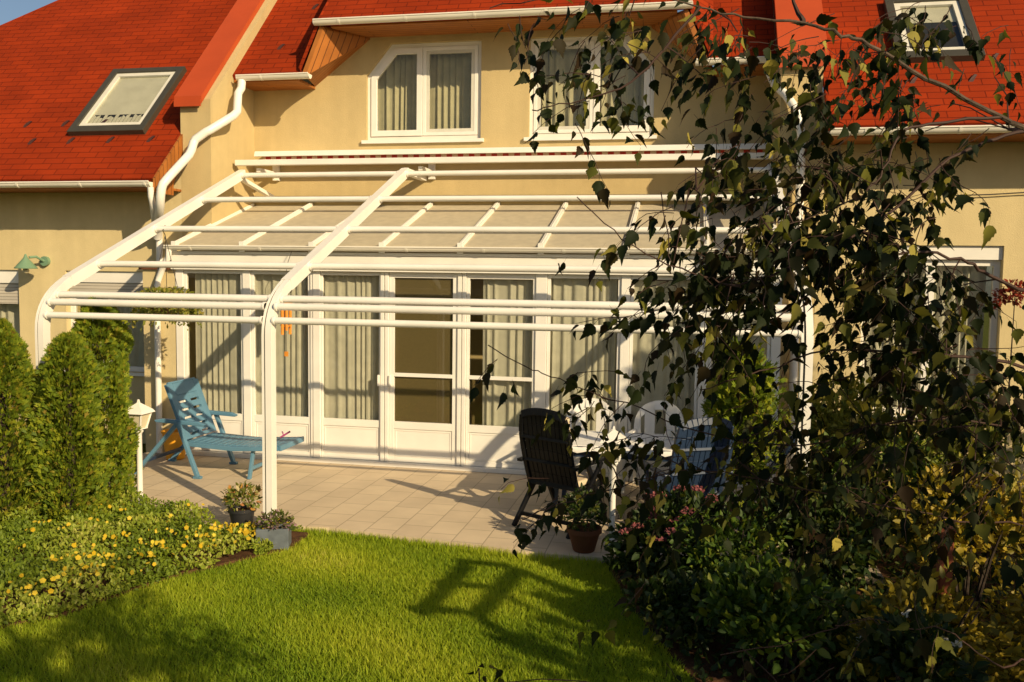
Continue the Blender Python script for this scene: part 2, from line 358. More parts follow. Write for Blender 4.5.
# ------------------------------------------------------------------ row of houses
def roof_z(Y, z0, y0): return z0 + SLOPE * (Y - y0)
def roof_slab(mb, x0, x1, ya, yb, z0, y0, th=.08, hip=None):
    a, b_ = roof_z(ya, z0, y0), roof_z(yb, z0, y0)
    poly = [(x0, ya, a), (x1, ya, a), (x1, yb, b_), ((hip if hip is not None else x0), yb, b_)]
    return mb.prism(poly, (0, .05, -th))
def gutter(parent, x0, x1, y, z, r=.062, name='gutter'):
    mb = MB(); n = 8
    pr = [(y + r*math.cos(math.pi + math.pi*j/n), z + r*math.sin(math.pi + math.pi*j/n)) for j in range(n + 1)]
    pi_ = [(y + (r-.008)*math.cos(math.pi + math.pi*j/n), z + (r-.008)*math.sin(math.pi + math.pi*j/n)) for j in range(n, -1, -1)]
    mb.prism([(x0, a, b_) for a, b_ in pr + pi_], (x1 - x0, 0, 0))
    mb.tube([(x0, y - r, z + .004), (x1, y - r, z + .004)], .011, 6)
    for xe in (x0 - .006, x1): mb.prism([(xe, a, b_) for a, b_ in pr], (.006, 0, 0))
    x = x0 + .35
    while x < x1:
        mb.prism([(x, a + (-.004 if i < 9 else 0), b_ - .004) for i, (a, b_) in enumerate(pr)], (.03, 0, 0)); x += .95
    return mb.build(name, M['gutter'], parent, smooth=True)

GRP = 'terraced houses in the row'
mid = thing('row_house', (-2.7, 2.0, 0), 'yellow middle house with wide dormer, sunroom and red roof', 'house', GRP)
YW = 1.95; XL, XR = -6.42, 1.0; XC = -2.6
w = MB()
def wallp(pts): w.prism([(x, YW, z) for x, z in pts], (0, .3, 0))
A0, A1, B0, B1 = -4.65, -2.95, -2.26, -.54; ZS, ZT, ZCUT = 4.31, 5.67, 5.23
wallp([(XL, -.1), (XR, -.1), (XR, ZS), (XL, ZS)])
wallp([(XL, ZS), (A0, ZS), (A0, ZCUT), (A0 + .37, ZT), (A0 + .37, 5.86), (-4.66, 5.86), (-5.44, 5.14), (XL, 5.14)])
wallp([(A1, ZS), (B0, ZS), (B0, ZT), (A1, ZT)])
wallp([(A0 + .37, ZT), (B1 - .37, ZT), (B1 - .37, 5.86), (A0 + .37, 5.86)])
wallp([(B1, ZS), (XR, ZS), (XR, 5.14), (.24, 5.14), (-.54, 5.86), (B1 - .37, 5.86), (B1 - .37, ZT), (B1, ZCUT)])
w.build('wall', M['stucco'], mid)
# party walls rising above the roofs, with sheet metal caps
def party_wall(x0, x1, ztop, capside):
    mb = MB(); yb = 6.5
    mb.prism([(x0, .74, -.1), (x0, .74, ztop), (x0, yb, ztop + SLOPE*(yb-.74)), (x0, yb, -.1)], (x1 - x0, 0, 0))
    pw = mb.build('party_wall', M['stucco'], mid)
    c = MB(); e = .045
    zz = ztop + .004
    lip = [(x0-e, .74-.07, zz-.075), (x1 + (e if capside else -.09), .74-.07, zz-.075)]
    c.prism([(lip[0][0], .67, zz - .07), (lip[1][0], .67, zz - .07), (lip[1][0], yb, zz - .07 + SLOPE*(yb-.67)), (lip[0][0], yb, zz - .07 + SLOPE*(yb-.67))], (0, 0, .10))
    c.prism([(lip[0][0] + .004, .662, zz - .02), (lip[1][0] - .004, .662, zz - .02), (lip[1][0] - .004, .662, zz - .11), (lip[0][0] + .004, .662, zz - .11)], (0, -.012, 0))
    c.build('wall_cap', M['cap'], pw)
    return pw
pwl = party_wall(-6.87, XL, 4.71, False)
pwr = party_wall(XR, 1.47, 4.97, True)
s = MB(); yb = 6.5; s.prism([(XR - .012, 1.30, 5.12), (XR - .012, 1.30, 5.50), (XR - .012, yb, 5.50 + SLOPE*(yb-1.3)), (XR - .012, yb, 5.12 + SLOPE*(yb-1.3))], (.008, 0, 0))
s.build('side_flashing', M['cap_in_shade'], pwr)
# main roof and dormer roof
rz0, ry0 = 5.16, 1.33
def rpt(x, y): return (x, y, roof_z(y, rz0, ry0))
mrf = MB().prism([rpt(XL + .004, ry0), rpt(-5.30, ry0), rpt(-5.02, 1.95), rpt(-5.02, 6.4), rpt(XL + .004, 6.4)], (0, .05, -.08)).build('roof', M['roof'], mid)
MB().prism([rpt(XR - .016, ry0), rpt(.10, ry0), rpt(-.18, 1.95), rpt(-.18, 6.4), rpt(XR - .016, 6.4)], (0, .05, -.08)).build('roof', M['roof'], mid)
ZD = 5.80; YD = 1.30; DL, DR = -5.08, -.12
dr = MB(); roof_slab(dr, DL, DR, YD, 6.6, ZD + .05, YD, .07)
for sx, xe in ((-1, DL), (1, DR)):
    xb = xe + sx * .30
    dr.prism([(xe, YD, ZD + .02), (xe, 6.5, ZD + .02 + SLOPE*5.2), (xb, 6.5, ZD - .62 + SLOPE*5.2), (xb, YD + .02, ZD - .62)], (sx*.03, 0, .05))
drf = dr.build('dormer_roof', M['roof'], mid)
sf = MB()
for mir in (0, 1):
    fx = (lambda x: x) if not mir else (lambda x: 2*XC - x)
    sf.add([(fx(-4.60), YW, 5.74), (fx(-5.44), YW, 5.10), (fx(-5.30), 1.30, 5.10), (fx(-5.04), 1.30, 5.72),
            (fx(-4.60), YW, 5.80), (fx(-5.44), YW, 5.16), (fx(-5.34), 1.30, 5.16), (fx(-5.08), 1.30, 5.78)],
           [(0,1,2,3),(7,6,5,4),(0,4,5,1),(1,5,6,2),(2,6,7,3),(3,7,4,0)])
    xa, xb = (XL + .01, -5.44) if not mir else (2*XC + 5.44, XR - .02)
    sf.box(xa, xb, 1.36, YW - .003, 5.06, 5.10)
sf.box(-4.95, -.25, 1.36, YW - .003, 5.765, 5.80)
sf.build('eave_soffit', M['wood'], mid)
gutter(mid, DL - .06, DR + .06, 1.26, 5.83); g1 = gutter(mid, -6.30, -5.22, 1.27, 5.12); g2 = gutter(mid, .0, .95, 1.27, 5.12)
# snow guards on the slates
def snow_guard(x, y, z, par): MB().prism([(x, y, z), (x + .05, y, z), (x + .10, y + .04, z + .085), (x + .07, y + .04, z + .09), (x + .03, y + .01, z + .05)], (.004, .03, .01)).build('snow_guard', M['clip'], par)
for x, y in ((-5.95, 1.75), (-5.75, 2.5), (-6.0, 2.9)):
    snow_guard(x, y, roof_z(y, rz0, ry0), mrf)
for x, y in ((-4.3, 1.9), (-3.3, 1.85), (-2.3, 1.9)):
    snow_guard(x, y, roof_z(y, ZD + .05, YD), drf)

def inset(poly, d):
    n = len(poly); out = []
    area = sum(poly[i][0]*poly[(i+1) % n][1] - poly[(i+1) % n][0]*poly[i][1] for i in range(n)); sg = 1 if area > 0 else -1
    for i in range(n):
        p0, p1, p2 = Vector(poly[i-1]), Vector(poly[i]), Vector(poly[(i+1) % n])
        d1 = (p1-p0).normalized(); d2 = (p2-p1).normalized()
        n1 = Vector((-d1.y, d1.x))*sg; n2 = Vector((-d2.y, d2.x))*sg; bis = (n1+n2).normalized()
        out.append(tuple(p1 + bis * (d / max(.3, bis.dot(n1)))))
    return out
def pl(poly, Y): return [(x, Y, z) for x, z in poly]
def wavy(mb, x0, x1, y, z0, z1, per=.11, amp=.025, seed=0, th=.004):
    rr = random.Random(seed); n = max(8, int((x1 - x0) / .012)); ph = rr.random()*6; top = []; bot = []
    t = 0
    for i in range(n + 1):
        x = x0 + (x1 - x0)*i/n
        t += (x1-x0)/n * 2*math.pi/per * (1 + .45*math.sin(x*9 + ph) + .25*math.sin(x*23 + ph*2))
        yy = amp*(math.sin(t) + .35*math.sin(2.1*t + 1)); top.append((x, y + yy*.7, z1)); bot.append((x + .012*math.sin(x*7+ph), y + yy*1.15, z0))
    vs = top + bot + [(a, b_ + th, c) for a, b_, c in top] + [(a, b_ + th, c) for a, b_, c in bot]; k = n + 1
    fs = []
    for i in range(n): fs += [(i, i+1, k+i+1, k+i), (2*k+i, 3*k+i, 3*k+i+1, 2*k+i+1), (i, 2*k+i, 2*k+i+1, i+1), (k+i, k+i+1, 3*k+i+1, 3*k+i)]
    return mb.add(vs, fs)

def upper_window(x0, x1, cutleft, seed):
    outer = [(x0, ZS), (x1, ZS), (x1, ZT), (x0 + .37, ZT), (x0, ZCUT)] if cutleft else [(x0, ZS), (x1, ZS), (x1, ZCUT), (x1 - .37, ZT), (x0, ZT)]
    y = YW + .045
    fr = MB(); fr.ring(pl(outer, y), pl(inset(outer, .055), y), (0, .07, 0))
    xm = x0 + .83 if cutleft else x1 - .83
    i2 = inset(outer, .058)
    if cutleft:
        a = [(i2[0][0], i2[0][1]), (xm, i2[1][1]), (xm, i2[2][1]), i2[3], i2[4]]; b_ = [(xm + .004, i2[1][1]), i2[1], i2[2], (xm + .004, i2[2][1])]
    else:
        a = [(xm + .004, i2[0][1]), i2[1], i2[2], i2[3], (xm + .004, i2[3][1])]; b_ = [i2[0], (xm, i2[0][1]), (xm, i2[4][1]), i2[4]]
    fr.ring(pl(a, y - .018), pl(inset(a, .085), y - .018), (0, .06, 0))
    fr.ring(pl(b_, y - .010), pl(inset(b_, .05), y - .010), (0, .05, 0))
    fo = fr.build('window', M['white'], mid, bevel=.004)
    MB().ring(pl(inset(b_, .051), y - .005), pl(inset(b_, .095), y - .005), (0, .04, 0)).build('screen_frame', M['blind'], fo)
    MB().prism(pl(inset(a, .08), y + .012), (0, .006, 0)).build('pane', M['glass'], fo)
    MB().prism(pl(inset(b_, .09), y + .012), (0, .006, 0)).build('pane', M['glass'], fo)
    si = MB().box(x0 - .06, x1 + .05, YW - .05, YW + .04, ZS - .05, ZS - .003); si.build('sill', M['white'], fo)
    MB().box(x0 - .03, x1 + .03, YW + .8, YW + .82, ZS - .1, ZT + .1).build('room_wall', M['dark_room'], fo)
    cu = wavy(MB(), x0 + .09, xm - .02 if cutleft else xm + .02, y + .16, ZS + .05, ZT - .02, .13, .02, seed)
    wavy(cu, xm + .03, x1 - .08, y + .17, ZS + .05, ZT - .02, .13, .02, seed + 5)
    cu.build('curtain', M['curtain_y'], fo, smooth=True)
upper_window(A0, A1, True, 3); upper_window(B0, B1, False, 8)

# downpipe from the eave, round the party wall, down the neighbour's front
def px_pts(l): return [at_y(*q) for q in l]
pipe = [(-6.24, 1.27, 5.06), (-6.235, 1.24, 4.95), (-6.24, 1.16, 4.86)] + [tuple(q) for q in px_pts([(237, 112, .96), (233, 116, .9), (210, 130, .64), (206, 132, .61), (196, 139, .58), (193.5, 143, .56), (191.5, 150, .50), (189, 155, .42), (168, 178, .06), (163, 184, .01), (161.5, 189, .0), (160.5, 196, .0), (160, 206, .06), (159, 216, .25), (158, 228, .55), (157.5, 238, .62)])]
xb_, yb_ = pipe[-1][0], pipe[-1][1]
MB().tube(pipe, .056, 12).build('downpipe', M['white'], mid, smooth=True)
pipe2 = [(.90, 1.27, 5.06), (.90, 1.22, 4.93), (.94, 1.0, 4.75), (1.05, .68, 4.55), (1.18, .62, 4.35), (1.24, .62, 4.05), (1.25, .62, .0)]
MB().tube(pipe2, .05, 10).build('downpipe', M['white'], mid, smooth=True)

def side_house(name, label, x0, x1, zE, hip, xwalls, win, sky, mirror):
    h = thing(name, ((x0 + x1)/2, 2, 0), label, 'house', GRP)
    y0 = .10
    w = MB(); YF = .742
    xs = sorted(win, key=lambda a: a[0]); cur = x0; ztop = zE + .55
    for a, b_, za, zb in xs:
        w.prism(pl([(cur, -.1), (a, -.1), (a, ztop), (cur, ztop)], YF), (0, .3, 0))
        w.prism(pl([(a, -.1), (b_, -.1), (b_, za), (a, za)], YF), (0, .3, 0)); w.prism(pl([(a, zb), (b_, zb), (b_, ztop), (a, ztop)], YF), (0, .3, 0)); cur = b_
    w.prism(pl([(cur, -.1), (x1, -.1), (x1, ztop), (cur, ztop)], YF), (0, .3, 0))
    w.build('wall', M['stucco_pale'], h)
    rf = MB(); zc = zE + .06
    if hip is None: roof_slab(rf, x0, x1, y0, 7.0, zc, y0)
    else: rf.prism([(x0 - 3, y0, zc), (x1, y0, zc), (x1, 9.0, roof_z(9.0, zc, y0)), (-7.4, 9.0, roof_z(9.0, zc, y0)), hip[1], hip[0]], (0, .05, -.08))
    ro = rf.build('roof', M['roof'], h)
    MB().box(x0, x1, y0 + .06, YF - .004, zE - .06, zE - .03).build('eave_soffit', M['wood'], h)
    gutter(h, x0, x1, y0 - .05, zE + .0)
    for k in range(9):
        for row in (0, 1):
            x = x0 + .3 + k*.62 + .3*row; y = .62 + .28*row
            if mirror: x = x0 + .3 + k*.62 + .3*row
            else: x = x1 - .45 - k*.62 - .3*row
            if x < x1 - .2: snow_guard(x, y, roof_z(y, zc, y0), ro)
    # roof window
    sx0, sx1, sy0, sy1 = sky
    def rp(x, y, hgt): return Vector((x, y - hgt*.72, roof_z(y, zc, y0) + hgt*.69))
    o = [rp(sx0, sy0, -.02), rp(sx1, sy0, -.02), rp(sx1, sy1, -.02), rp(sx0, sy1, -.02)]
    i = [rp(sx0 + .10, sy0 + .09, -.02), rp(sx1 - .10, sy0 + .09, -.02), rp(sx1 - .10, sy1 - .07, -.02), rp(sx0 + .10, sy1 - .07, -.02)]
    up = Vector((0, -.72, .69))*.10
    sk = MB().ring(o, i, up).build('skylight', M['dark_frame'], h, bevel=.006)
    i2 = [rp(sx0 + .17, sy0 + .15, -.02), rp(sx1 - .17, sy0 + .15, -.02), rp(sx1 - .17, sy1 - .12, -.02), rp(sx0 + .17, sy1 - .12, -.02)]
    MB().ring([q + up*.3 for q in i], [q + up*.3 for q in i2], up*.45).build('sash', M['blind'], sk)
    MB().prism([q + up*.45 for q in i2], up*.06).build('pane', M['glass'], sk)
    ym = sy0 + (sy1 - sy0)*(.62 if mirror else .30)
    bl = [rp(sx0 + .14, ym, .01), rp(sx1 - .14, ym, .01), rp(sx1 - .14, sy1 - .09, .01), rp(sx0 + .14, sy1 - .09, .01)]
    MB().prism(bl, up*.05).build('blind', M['blind'], sk)
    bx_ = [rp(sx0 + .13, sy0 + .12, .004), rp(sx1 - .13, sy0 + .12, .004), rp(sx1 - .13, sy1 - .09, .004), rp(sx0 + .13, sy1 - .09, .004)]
    MB().prism(bx_, up*.02).build('painted_dark_room', M['groove'], sk)  # black slab under the pane, the unlit room's darkness put into its colour
    yv = sy0 + .14; nv = 14 if not mirror else 0; vv = MB()
    for q in range(nv):
        xa, xb = sx0 + .18 + (sx1 - sx0 - .36)*q/nv, sx0 + .18 + (sx1 - sx0 - .36)*(q + .85)/nv
        vv.prism([rp(xa, yv, .008), rp(xb, yv, .008), rp(xb, yv + .15 + .03*math.sin(q*2.3), .014), rp(xa, yv + .15 + .03*math.sin(q*2.3 + 1), .014)], up*.04)
    if nv: vv.build('frilled_curtain', M['blind'], sk)
    return h, YF
lh, YF = side_house('row_house', 'yellow neighbouring house at left with closed roller shutters and one roof window', -13.0, -6.872, 3.53, [(-12.3, 2.35, 5.93), (-10.1, 3.95, 7.6)], None,
                [(-9.75 - 1.2, -9.49, .95, 2.37), (-8.72, -7.40, .95, 2.37)], (-8.60, -7.41, .74, 1.80), False)
MB().prism([(-6.866, .08, 3.40), (-6.866, .08, 3.585), (-6.866, .735, 4.25), (-6.866, .735, 3.95), (-6.866, .5, 3.55), (-6.866, .5, 3.40)], (.03, 0, 0)).build('verge_board', M['wood'], lh)
rh, _ = side_house('row_house', 'yellow neighbouring house at right behind the birch with wide tall window', 1.475, 9.5, 4.03, None, None,
                [(2.01, 3.52, .8, 2.80)], (2.30, 3.25, .90, 1.82), True)
def low_window(h, x0, x1, z0, z1, shut, curt, box=.2):
    y = YF + .09; o = [(x0, z0), (x1, z0), (x1, z1), (x0, z1)]
    zt = z1 - box - .003
    fo = MB().ring(pl([(x0, z0), (x1, z0), (x1, zt), (x0, zt)], y), pl(inset([(x0, z0), (x1, z0), (x1, zt), (x0, zt)], .07), y), (0, .06, 0))
    xm = (x0 + x1)/2; fo.box(xm - .05, xm + .05, y - .01, y + .055, z0 + .075, zt - .075)
    fo = fo.build('window', M['white'], h, bevel=.004)
    MB().box(x0 + .06, x1 - .06, y + .025, y + .031, z0 + .06, zt - .06).build('pane', M['glass'], fo)
    if box: MB().box(x0 + .002, x1 - .002, y - .055, y + .07, z1 - box, z1 - .003).build('shutter_box', M['white'], fo)
    if shut: MB().box(x0 + .02, x1 - .02, y - .035, y - .02, zt - shut, zt - .004).build('roller_shutter', M['shutter'], fo)
    MB().box(x0 - .04, x1 + .04, YF - .05, YF + .08, z0 - .045, z0 - .003).build('sill', M['white'], fo)
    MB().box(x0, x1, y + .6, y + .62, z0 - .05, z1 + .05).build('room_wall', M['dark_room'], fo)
    if curt: wavy(MB(), x0 + .1, x1 - .1, y + .14, z0 + .05, zt - .05, .12, .02, 77).build('curtain', M['curtain'], fo, smooth=True)
low_window(lh, -10.95, -9.49, .95, 2.37, .30, True, .19)
low_window(lh, -8.72, -7.40, .95, 2.37, .16, True, .16)
low_window(rh, 2.01, 3.52, .8, 2.80, 0, True, .16)
MB().tube([(xb_, .66, 2.95), (xb_, .66, 2.30)], .045, 10).build('downpipe', M['white'], lh, smooth=True)
MB().tube([tuple(at_y(150.5, 187, .05)), tuple(at_y(151, 196, .06)), tuple(at_y(153, 206, .1)), tuple(at_y(154.5, 222, .4)), tuple(at_y(156.5, 236, .61))], .04, 10).build('gutter_outlet', M['white'], lh, smooth=True)

# ------------------------------------------------------------------ sunroom
sr = thing('sunroom', (-2.7, 0, 0), 'white framed glazed sunroom with cream panel roof along the patio', 'sunroom')
MX = [-6.44, -5.50, -4.57, -3.66, -2.68, -1.71, -.72, .18, .97]
for i, x in enumerate(MX):
    m_ = MB(); hw = .052 if i not in (2, 5) else .066
    if i in (3, 4):
        m_.box(x - hw, x - .006, -.035, .05, .06, 2.412); m_.box(x + .006, x + hw, -.035, .05, .06, 2.412); m_.box(x - .006, x + .006, -.02, .04, .06, 2.41)
    elif i == 2:
        m_.box(x - hw, x - .035, -.03, .05, .06, 2.412); m_.box(x - .028, x + hw, -.04, .05, .06, 2.412); m_.box(x - .035, x - .028, -.01, .04, .06, 2.41)
    else: m_.box(x - hw, x + hw, -.035, .05, .06, 2.412)
    m_.build('mullion', M['white'], sr, bevel=.004)
MB().box(-6.50, 1.0, -.06, .06, 0.002, .056).build('threshold', M['white'], sr, bevel=.004)
for i in range(8):
    x0, x1 = MX[i] + .056, MX[i+1] - .056
    if i in (1, 2): x0 += .0
    if i == 2: x0 = MX[i] + .07
    if i == 1: x1 = MX[2] - .07
    if i == 5: x0 = MX[5] + .07
    if i == 4: x1 = MX[5] - .07
    y = -.012; st = .035 if i not in (2, 3) else (.022 if i == 2 else .062)
    zg0, zg1 = .565, 2.36 - (.02 if i in (3, 4) else 0)
    d = MB(); d.box(x0, x0 + st, y, y + .05, .06, 2.408); d.box(x1 - st, x1, y, y + .05, .06, 2.408)
    a, b_ = x0 + st, x1 - st
    d.box(a, b_, y + .001, y + .049, zg1, 2.406); d.box(a, b_, y + .001, y + .049, .475, zg0); d.box(a, b_, y + .001, y + .049, .061, .12)
    if i in (3, 4): d.box(a, b_, y - .001, y + .045, 1.045 + .08, 1.09 + .08)
    d.box(a, b_, y + .015, y + .035, .12, .475)
    d.ring(pl([(a + .012, .132), (b_ - .012, .132), (b_ - .012, .463), (a + .012, .463)], y + .010), pl([(a + .03, .15), (b_ - .03, .15), (b_ - .03, .445), (a + .03, .445)], y + .010), (0, .006, 0))
    do = d.build('door' if i in (2, 3, 4) else 'window', M['white'], sr, bevel=.003)
    MB().box(a, b_, y + .022, y + .028, zg0, zg1).build('pane', M['glass'], do)
    if i == 3: MB().box(a + .004, b_ - .004, y + .034, y + .038, zg0 + .003, zg1 - .003).build('insect_screen', M['screen'], do)
    if i in (2, 3): MB().box(x0 + .004 if i == 3 else x1 - .03, x0 + .03 if i == 3 else x1 - .004, y - .045, y - .0015, 1.0, 1.14).build('handle', M['white'], do, bevel=.006)
# sunroom roof
zt, zb, yt, yb2 = 3.39, 2.735, YW - .01, -.10
def srz(y): return zb + (zt - zb)*(y - yb2)/(yt - yb2)
for i in range(8):
    MB().prism([(MX[i] + .03, yb2 + .03, srz(yb2 + .03) - .012), (MX[i+1] - .03, yb2 + .03, srz(yb2 + .03) - .012), (MX[i+1] - .03, yt, zt - .012), (MX[i] + .03, yt, zt - .012)], (0, 0, -.02)).build('roof_panel', M['roof_panel'], sr)
for x in MX:
    r_ = MB(); r_.prism([(x - .03, yb2 - .02, srz(yb2 - .02) + .025), (x + .03, yb2 - .02, srz(yb2 - .02) + .025), (x + .03, yt - .02, zt + .025), (x - .03, yt - .02, zt + .025)], (0, 0, -.075))
    r_.prism([(x - .008, yb2 - .02, srz(yb2 - .02) + .033), (x + .008, yb2 - .02, srz(yb2 - .02) + .033), (x + .008, yt - .02, zt + .033), (x - .008, yt - .02, zt + .033)], (0, 0, -.008))
    r_.box(x - .035, x + .035, yb2 - .05, yb2 - .021, srz(yb2) - .10, srz(yb2) + .03)
    r_.build('rafter', M['white'], sr, bevel=.003)
MB().prism([(-6.52, yt + .002, zt + .10), (-6.52, yt - .06, zt + .085), (-6.52, yt - .10, zt + .045), (-6.52, yt - .10, zt + .034), (-6.52, yt + .002, zt + .034)], (7.5, 0, 0)).build('ridge_flashing', M['white'], sr)
fs_ = MB(); fs_.box(-6.52, 1.0, -.085, -.04, 2.415, 2.60); fs_.box(-6.52, 1.0, -.105, -.04, 2.603, 2.64); fs_.box(-6.52, 1.0, -.095, -.05, 2.408, 2.43)
fs_.build('fascia', M['white'], sr, bevel=.004)
gutter(sr, -6.55, 1.0, -.155, 2.70, .048)
el = [(-6.5, -.155, 2.66), (-6.51, -.155, 2.56), (-6.60, -.12, 2.46), (-6.65, -.08, 2.40), (-6.70, -.10, 2.25), (-6.715, -.10, 2.10), (-6.715, -.10, .02)]
MB().tube(el, .04, 10).build('downpipe', M['white'], sr, smooth=True)
wp = thing('garden_wall', (-6.74, .35, 0), 'short yellow wall pier with tiled top between sunroom and left window', 'wall')
MB().box(-6.97, -6.506, -.02, .737, -.1, 2.40).build('pier', M['stucco_pale'], wp)
MB().prism([(-7.0, -.06, 2.402), (-7.0, .735, 2.50), (-7.0, .735, 2.55), (-7.0, -.06, 2.44)], (.47, 0, 0)).build('coping', M['terracotta'], wp)
sw = MB()
for xs_ in (-6.47, .99): sw.box(xs_ - .03, xs_ + .03, .06, .735, .0, .5); sw.box(xs_ - .03, xs_ + .03, .06, .735, 2.3, 2.6); sw.box(xs_ - .03, xs_ + .03, .68, .735, .5, 2.3)
sw.build('side_wall', M['white'], sr)
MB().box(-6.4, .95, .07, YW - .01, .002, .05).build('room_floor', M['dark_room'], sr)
CUR = [(-6.26, -5.56, 'pleated sheer curtain in the leftmost sunroom bay above the blue lounger'), (-5.44, -4.65, 'pleated sheer curtain in the sunroom bay with the orange wind chime'),
       (-4.50, -3.72, 'wide pleated sheer curtain left of the dark screened door'), (-2.42, -1.80, 'half drawn sheer curtain right of the screened door above the black chair'),
       (-1.66, -.78, 'sheer curtain behind the white table'), (-.66, .12, 'sheer curtain in the sunroom bay over the striped chair'), (.24, .90, 'shaded sheer curtain in the rightmost sunroom bay')]
for k, (a, b_, lb) in enumerate(CUR):
    c = wavy(MB(), a - .03, b_ + .03, .088, .09, 2.39, .105, .015, 20 + k).build('curtain', M['curtain'], None, smooth=True)
    tag(c, lb, 'curtain', 'curtains behind the sunroom glass')

# ------------------------------------------------------------------ awning on the wall
aw = thing('awning', (-2.7, 1.6, 3.9), 'retracted red striped awning in white cassette below the dormer', 'awning')
MB().prism([(-6.20, YW - .003, 4.17), (-6.20, 1.54, 4.12), (-6.20, 1.52, 4.045), (-6.20, 1.56, 4.045), (-6.20, YW - .003, 4.10)], (7.16, 0, 0)).build('cassette', M['white'], aw, bevel=.005)
MB().tube([(-6.12, 1.70, 4.035), (.88, 1.70, 4.035)], .055, 14).build('fabric_roll', M['stripes'], aw, smooth=True)
MB().box(-6.36, .98, 1.26, 1.345, 3.885, 3.965).build('front_rail', M['white'], aw, bevel=.008)
for xa in (-6.05, -3.65, .55):
    arm = MB(); arm.box(xa - .03, xa + .03, 1.36, YW - .055, 3.80, 3.86); arm.box(xa - .05, xa + .05, YW - .06, YW - .003, 3.74, 4.0)
    arm.build('arm', M['white'], aw, bevel=.004)

# ------------------------------------------------------------------ awning frame (pergola) over the patio
pg = thing('pergola', (-2.7, -2.84, 0), 'white metal pergola frame with curved posts over the patio', 'pergola')
PF = -2.84; PX = [-6.147, -3.773, .945]
RA = Vector((0, -2.045, 2.452)); RB = Vector((0, .99, 3.716)); RD = (RB - RA).normalized()
def arc(x, off=0):
    pts = [(x, PF, .0), (x, PF, 1.80)]
    p0 = Vector((x, PF, 1.80)); p1 = Vector((x, PF, 2.105)); p2 = Vector((x, RA.y, RA.z)) - RD*.45
    for k in range(1, 9):
        t = k/8; pts.append(p0*(1-t)**2 + p1*2*t*(1-t) + p2*t*t)
    return [Vector(q) for q in pts]
for i, x in enumerate(PX):
    pts = arc(x); endp = Vector((x, RB.y + .10, RB.z + .042))
    def sweep(mb, pts, x0, x1, n0, n1):
        vs = []; k = len(pts)
        for j, q in enumerate(pts):
            d = (pts[min(j+1, k-1)] - pts[max(j-1, 0)]).normalized(); nn = Vector((0, -d.z, d.y))
            for xx, h in ((x0, n0), (x1, n0), (x1, n1), (x0, n1)): vs.append((q.x + xx, q.y + nn.y*h, q.z + nn.z*h))
        fs = [(j*4+a, j*4+(a+1) % 4, (j+1)*4+(a+1) % 4, (j+1)*4+a) for j in range(k-1) for a in range(4)] + [(0, 3, 2, 1), tuple((k-1)*4+a for a in range(4))]
        return mb.add(vs, fs)
    nup = 7
    po = MB(); sweep(po, pts[:nup+3], -.010, .047, -.055, .045); sweep(po, pts[:nup+3], -.047, -.026, -.052, .040)
    post = po.build('post', M['white'], pg, smooth=True)
    gr = MB(); sweep(gr, pts[:nup+3], -.026, -.010, -.030, .030); gr.build('guide_slot', M['groove'], post)
    ra = MB(); rp_ = [pts[-1], endp]
    sweep(ra, rp_, -.018, .050, -.065, .05); sweep(ra, rp_, -.050, -.026, -.055, .045); sweep(ra, rp_, -.026, -.018, -.055, .030)
    ro = ra.build('rafter', M['white'], pg)
    ca = MB(); ca.bar(Vector((x, RB.y, RB.z - .03)), Vector((x + .02, YW - .02, 3.50)), .07, .05) if i != 1 else ca.box(x - .04, x + .04, RB.y + .08, YW - .004, 3.72, 3.80)
    ca.build('wall_bracket', M['white'], ro)
xs3 = [(PX[0] + .05, PX[1] - .05), (PX[1] + .05, PX[2] - .05)]
for a, b_ in xs3:
    for k in range(4):
        q = RA + (RB - RA)*(k/3); nn = Vector((0, -RD.z, RD.y))
        MB().tube([(a, q.y, q.z), (b_, q.y, q.z)], .034, 12).tube([(a, q.y, q.z), (a + .022, q.y, q.z)], .042, 12).tube([(b_ - .022, q.y, q.z), (b_, q.y, q.z)], .042, 12).build('crossbar', M['white'], pg, smooth=True)
    for y, z, r_ in ((PF + .17, 2.141, .034), (PF + .05, 2.073, .034), (PF, 1.947, .032)):
        MB().tube([(a, y, z), (b_, y, z)], r_, 12).tube([(a, y, z), (a + .02, y, z)], r_ + .007, 12).tube([(b_ - .02, y, z), (b_, y, z)], r_ + .007, 12).build('crossbar', M['white'], pg, smooth=True)

# ================================================================== OBJECTS
# green wall lamp on the left house
wl = thing('wall_lamp', (-9.1, .742, 2.45), 'green cone shaped wall lamp beside the left window', 'wall lamp')
MB().prism([(-9.02 + .07*math.cos(a*math.pi/6), .739, 2.50 + .07*math.sin(a*math.pi/6)) for a in range(12)], (0, -.05, 0)).tube([(-9.02, .69, 2.50), (-9.05, .58, 2.56), (-9.10, .50, 2.55)], .018, 8).build('bracket', M['green_metal'], wl, smooth=True)
sh = MB(); c = (-9.13, .47, 2.42)
sh.lathe(c, [(.145, -.03), (.15, -.02), (.03, .12), (.012, .17), (.002, .18)], 20); sh.build('lamp_shade', M['green_metal'], wl, smooth=True)
MB().lathe(c, [(.004, -.10), (.035, -.085), (.045, -.05), (.03, -.032)], 12).build('bulb', M['lampglass'], wl, smooth=True)

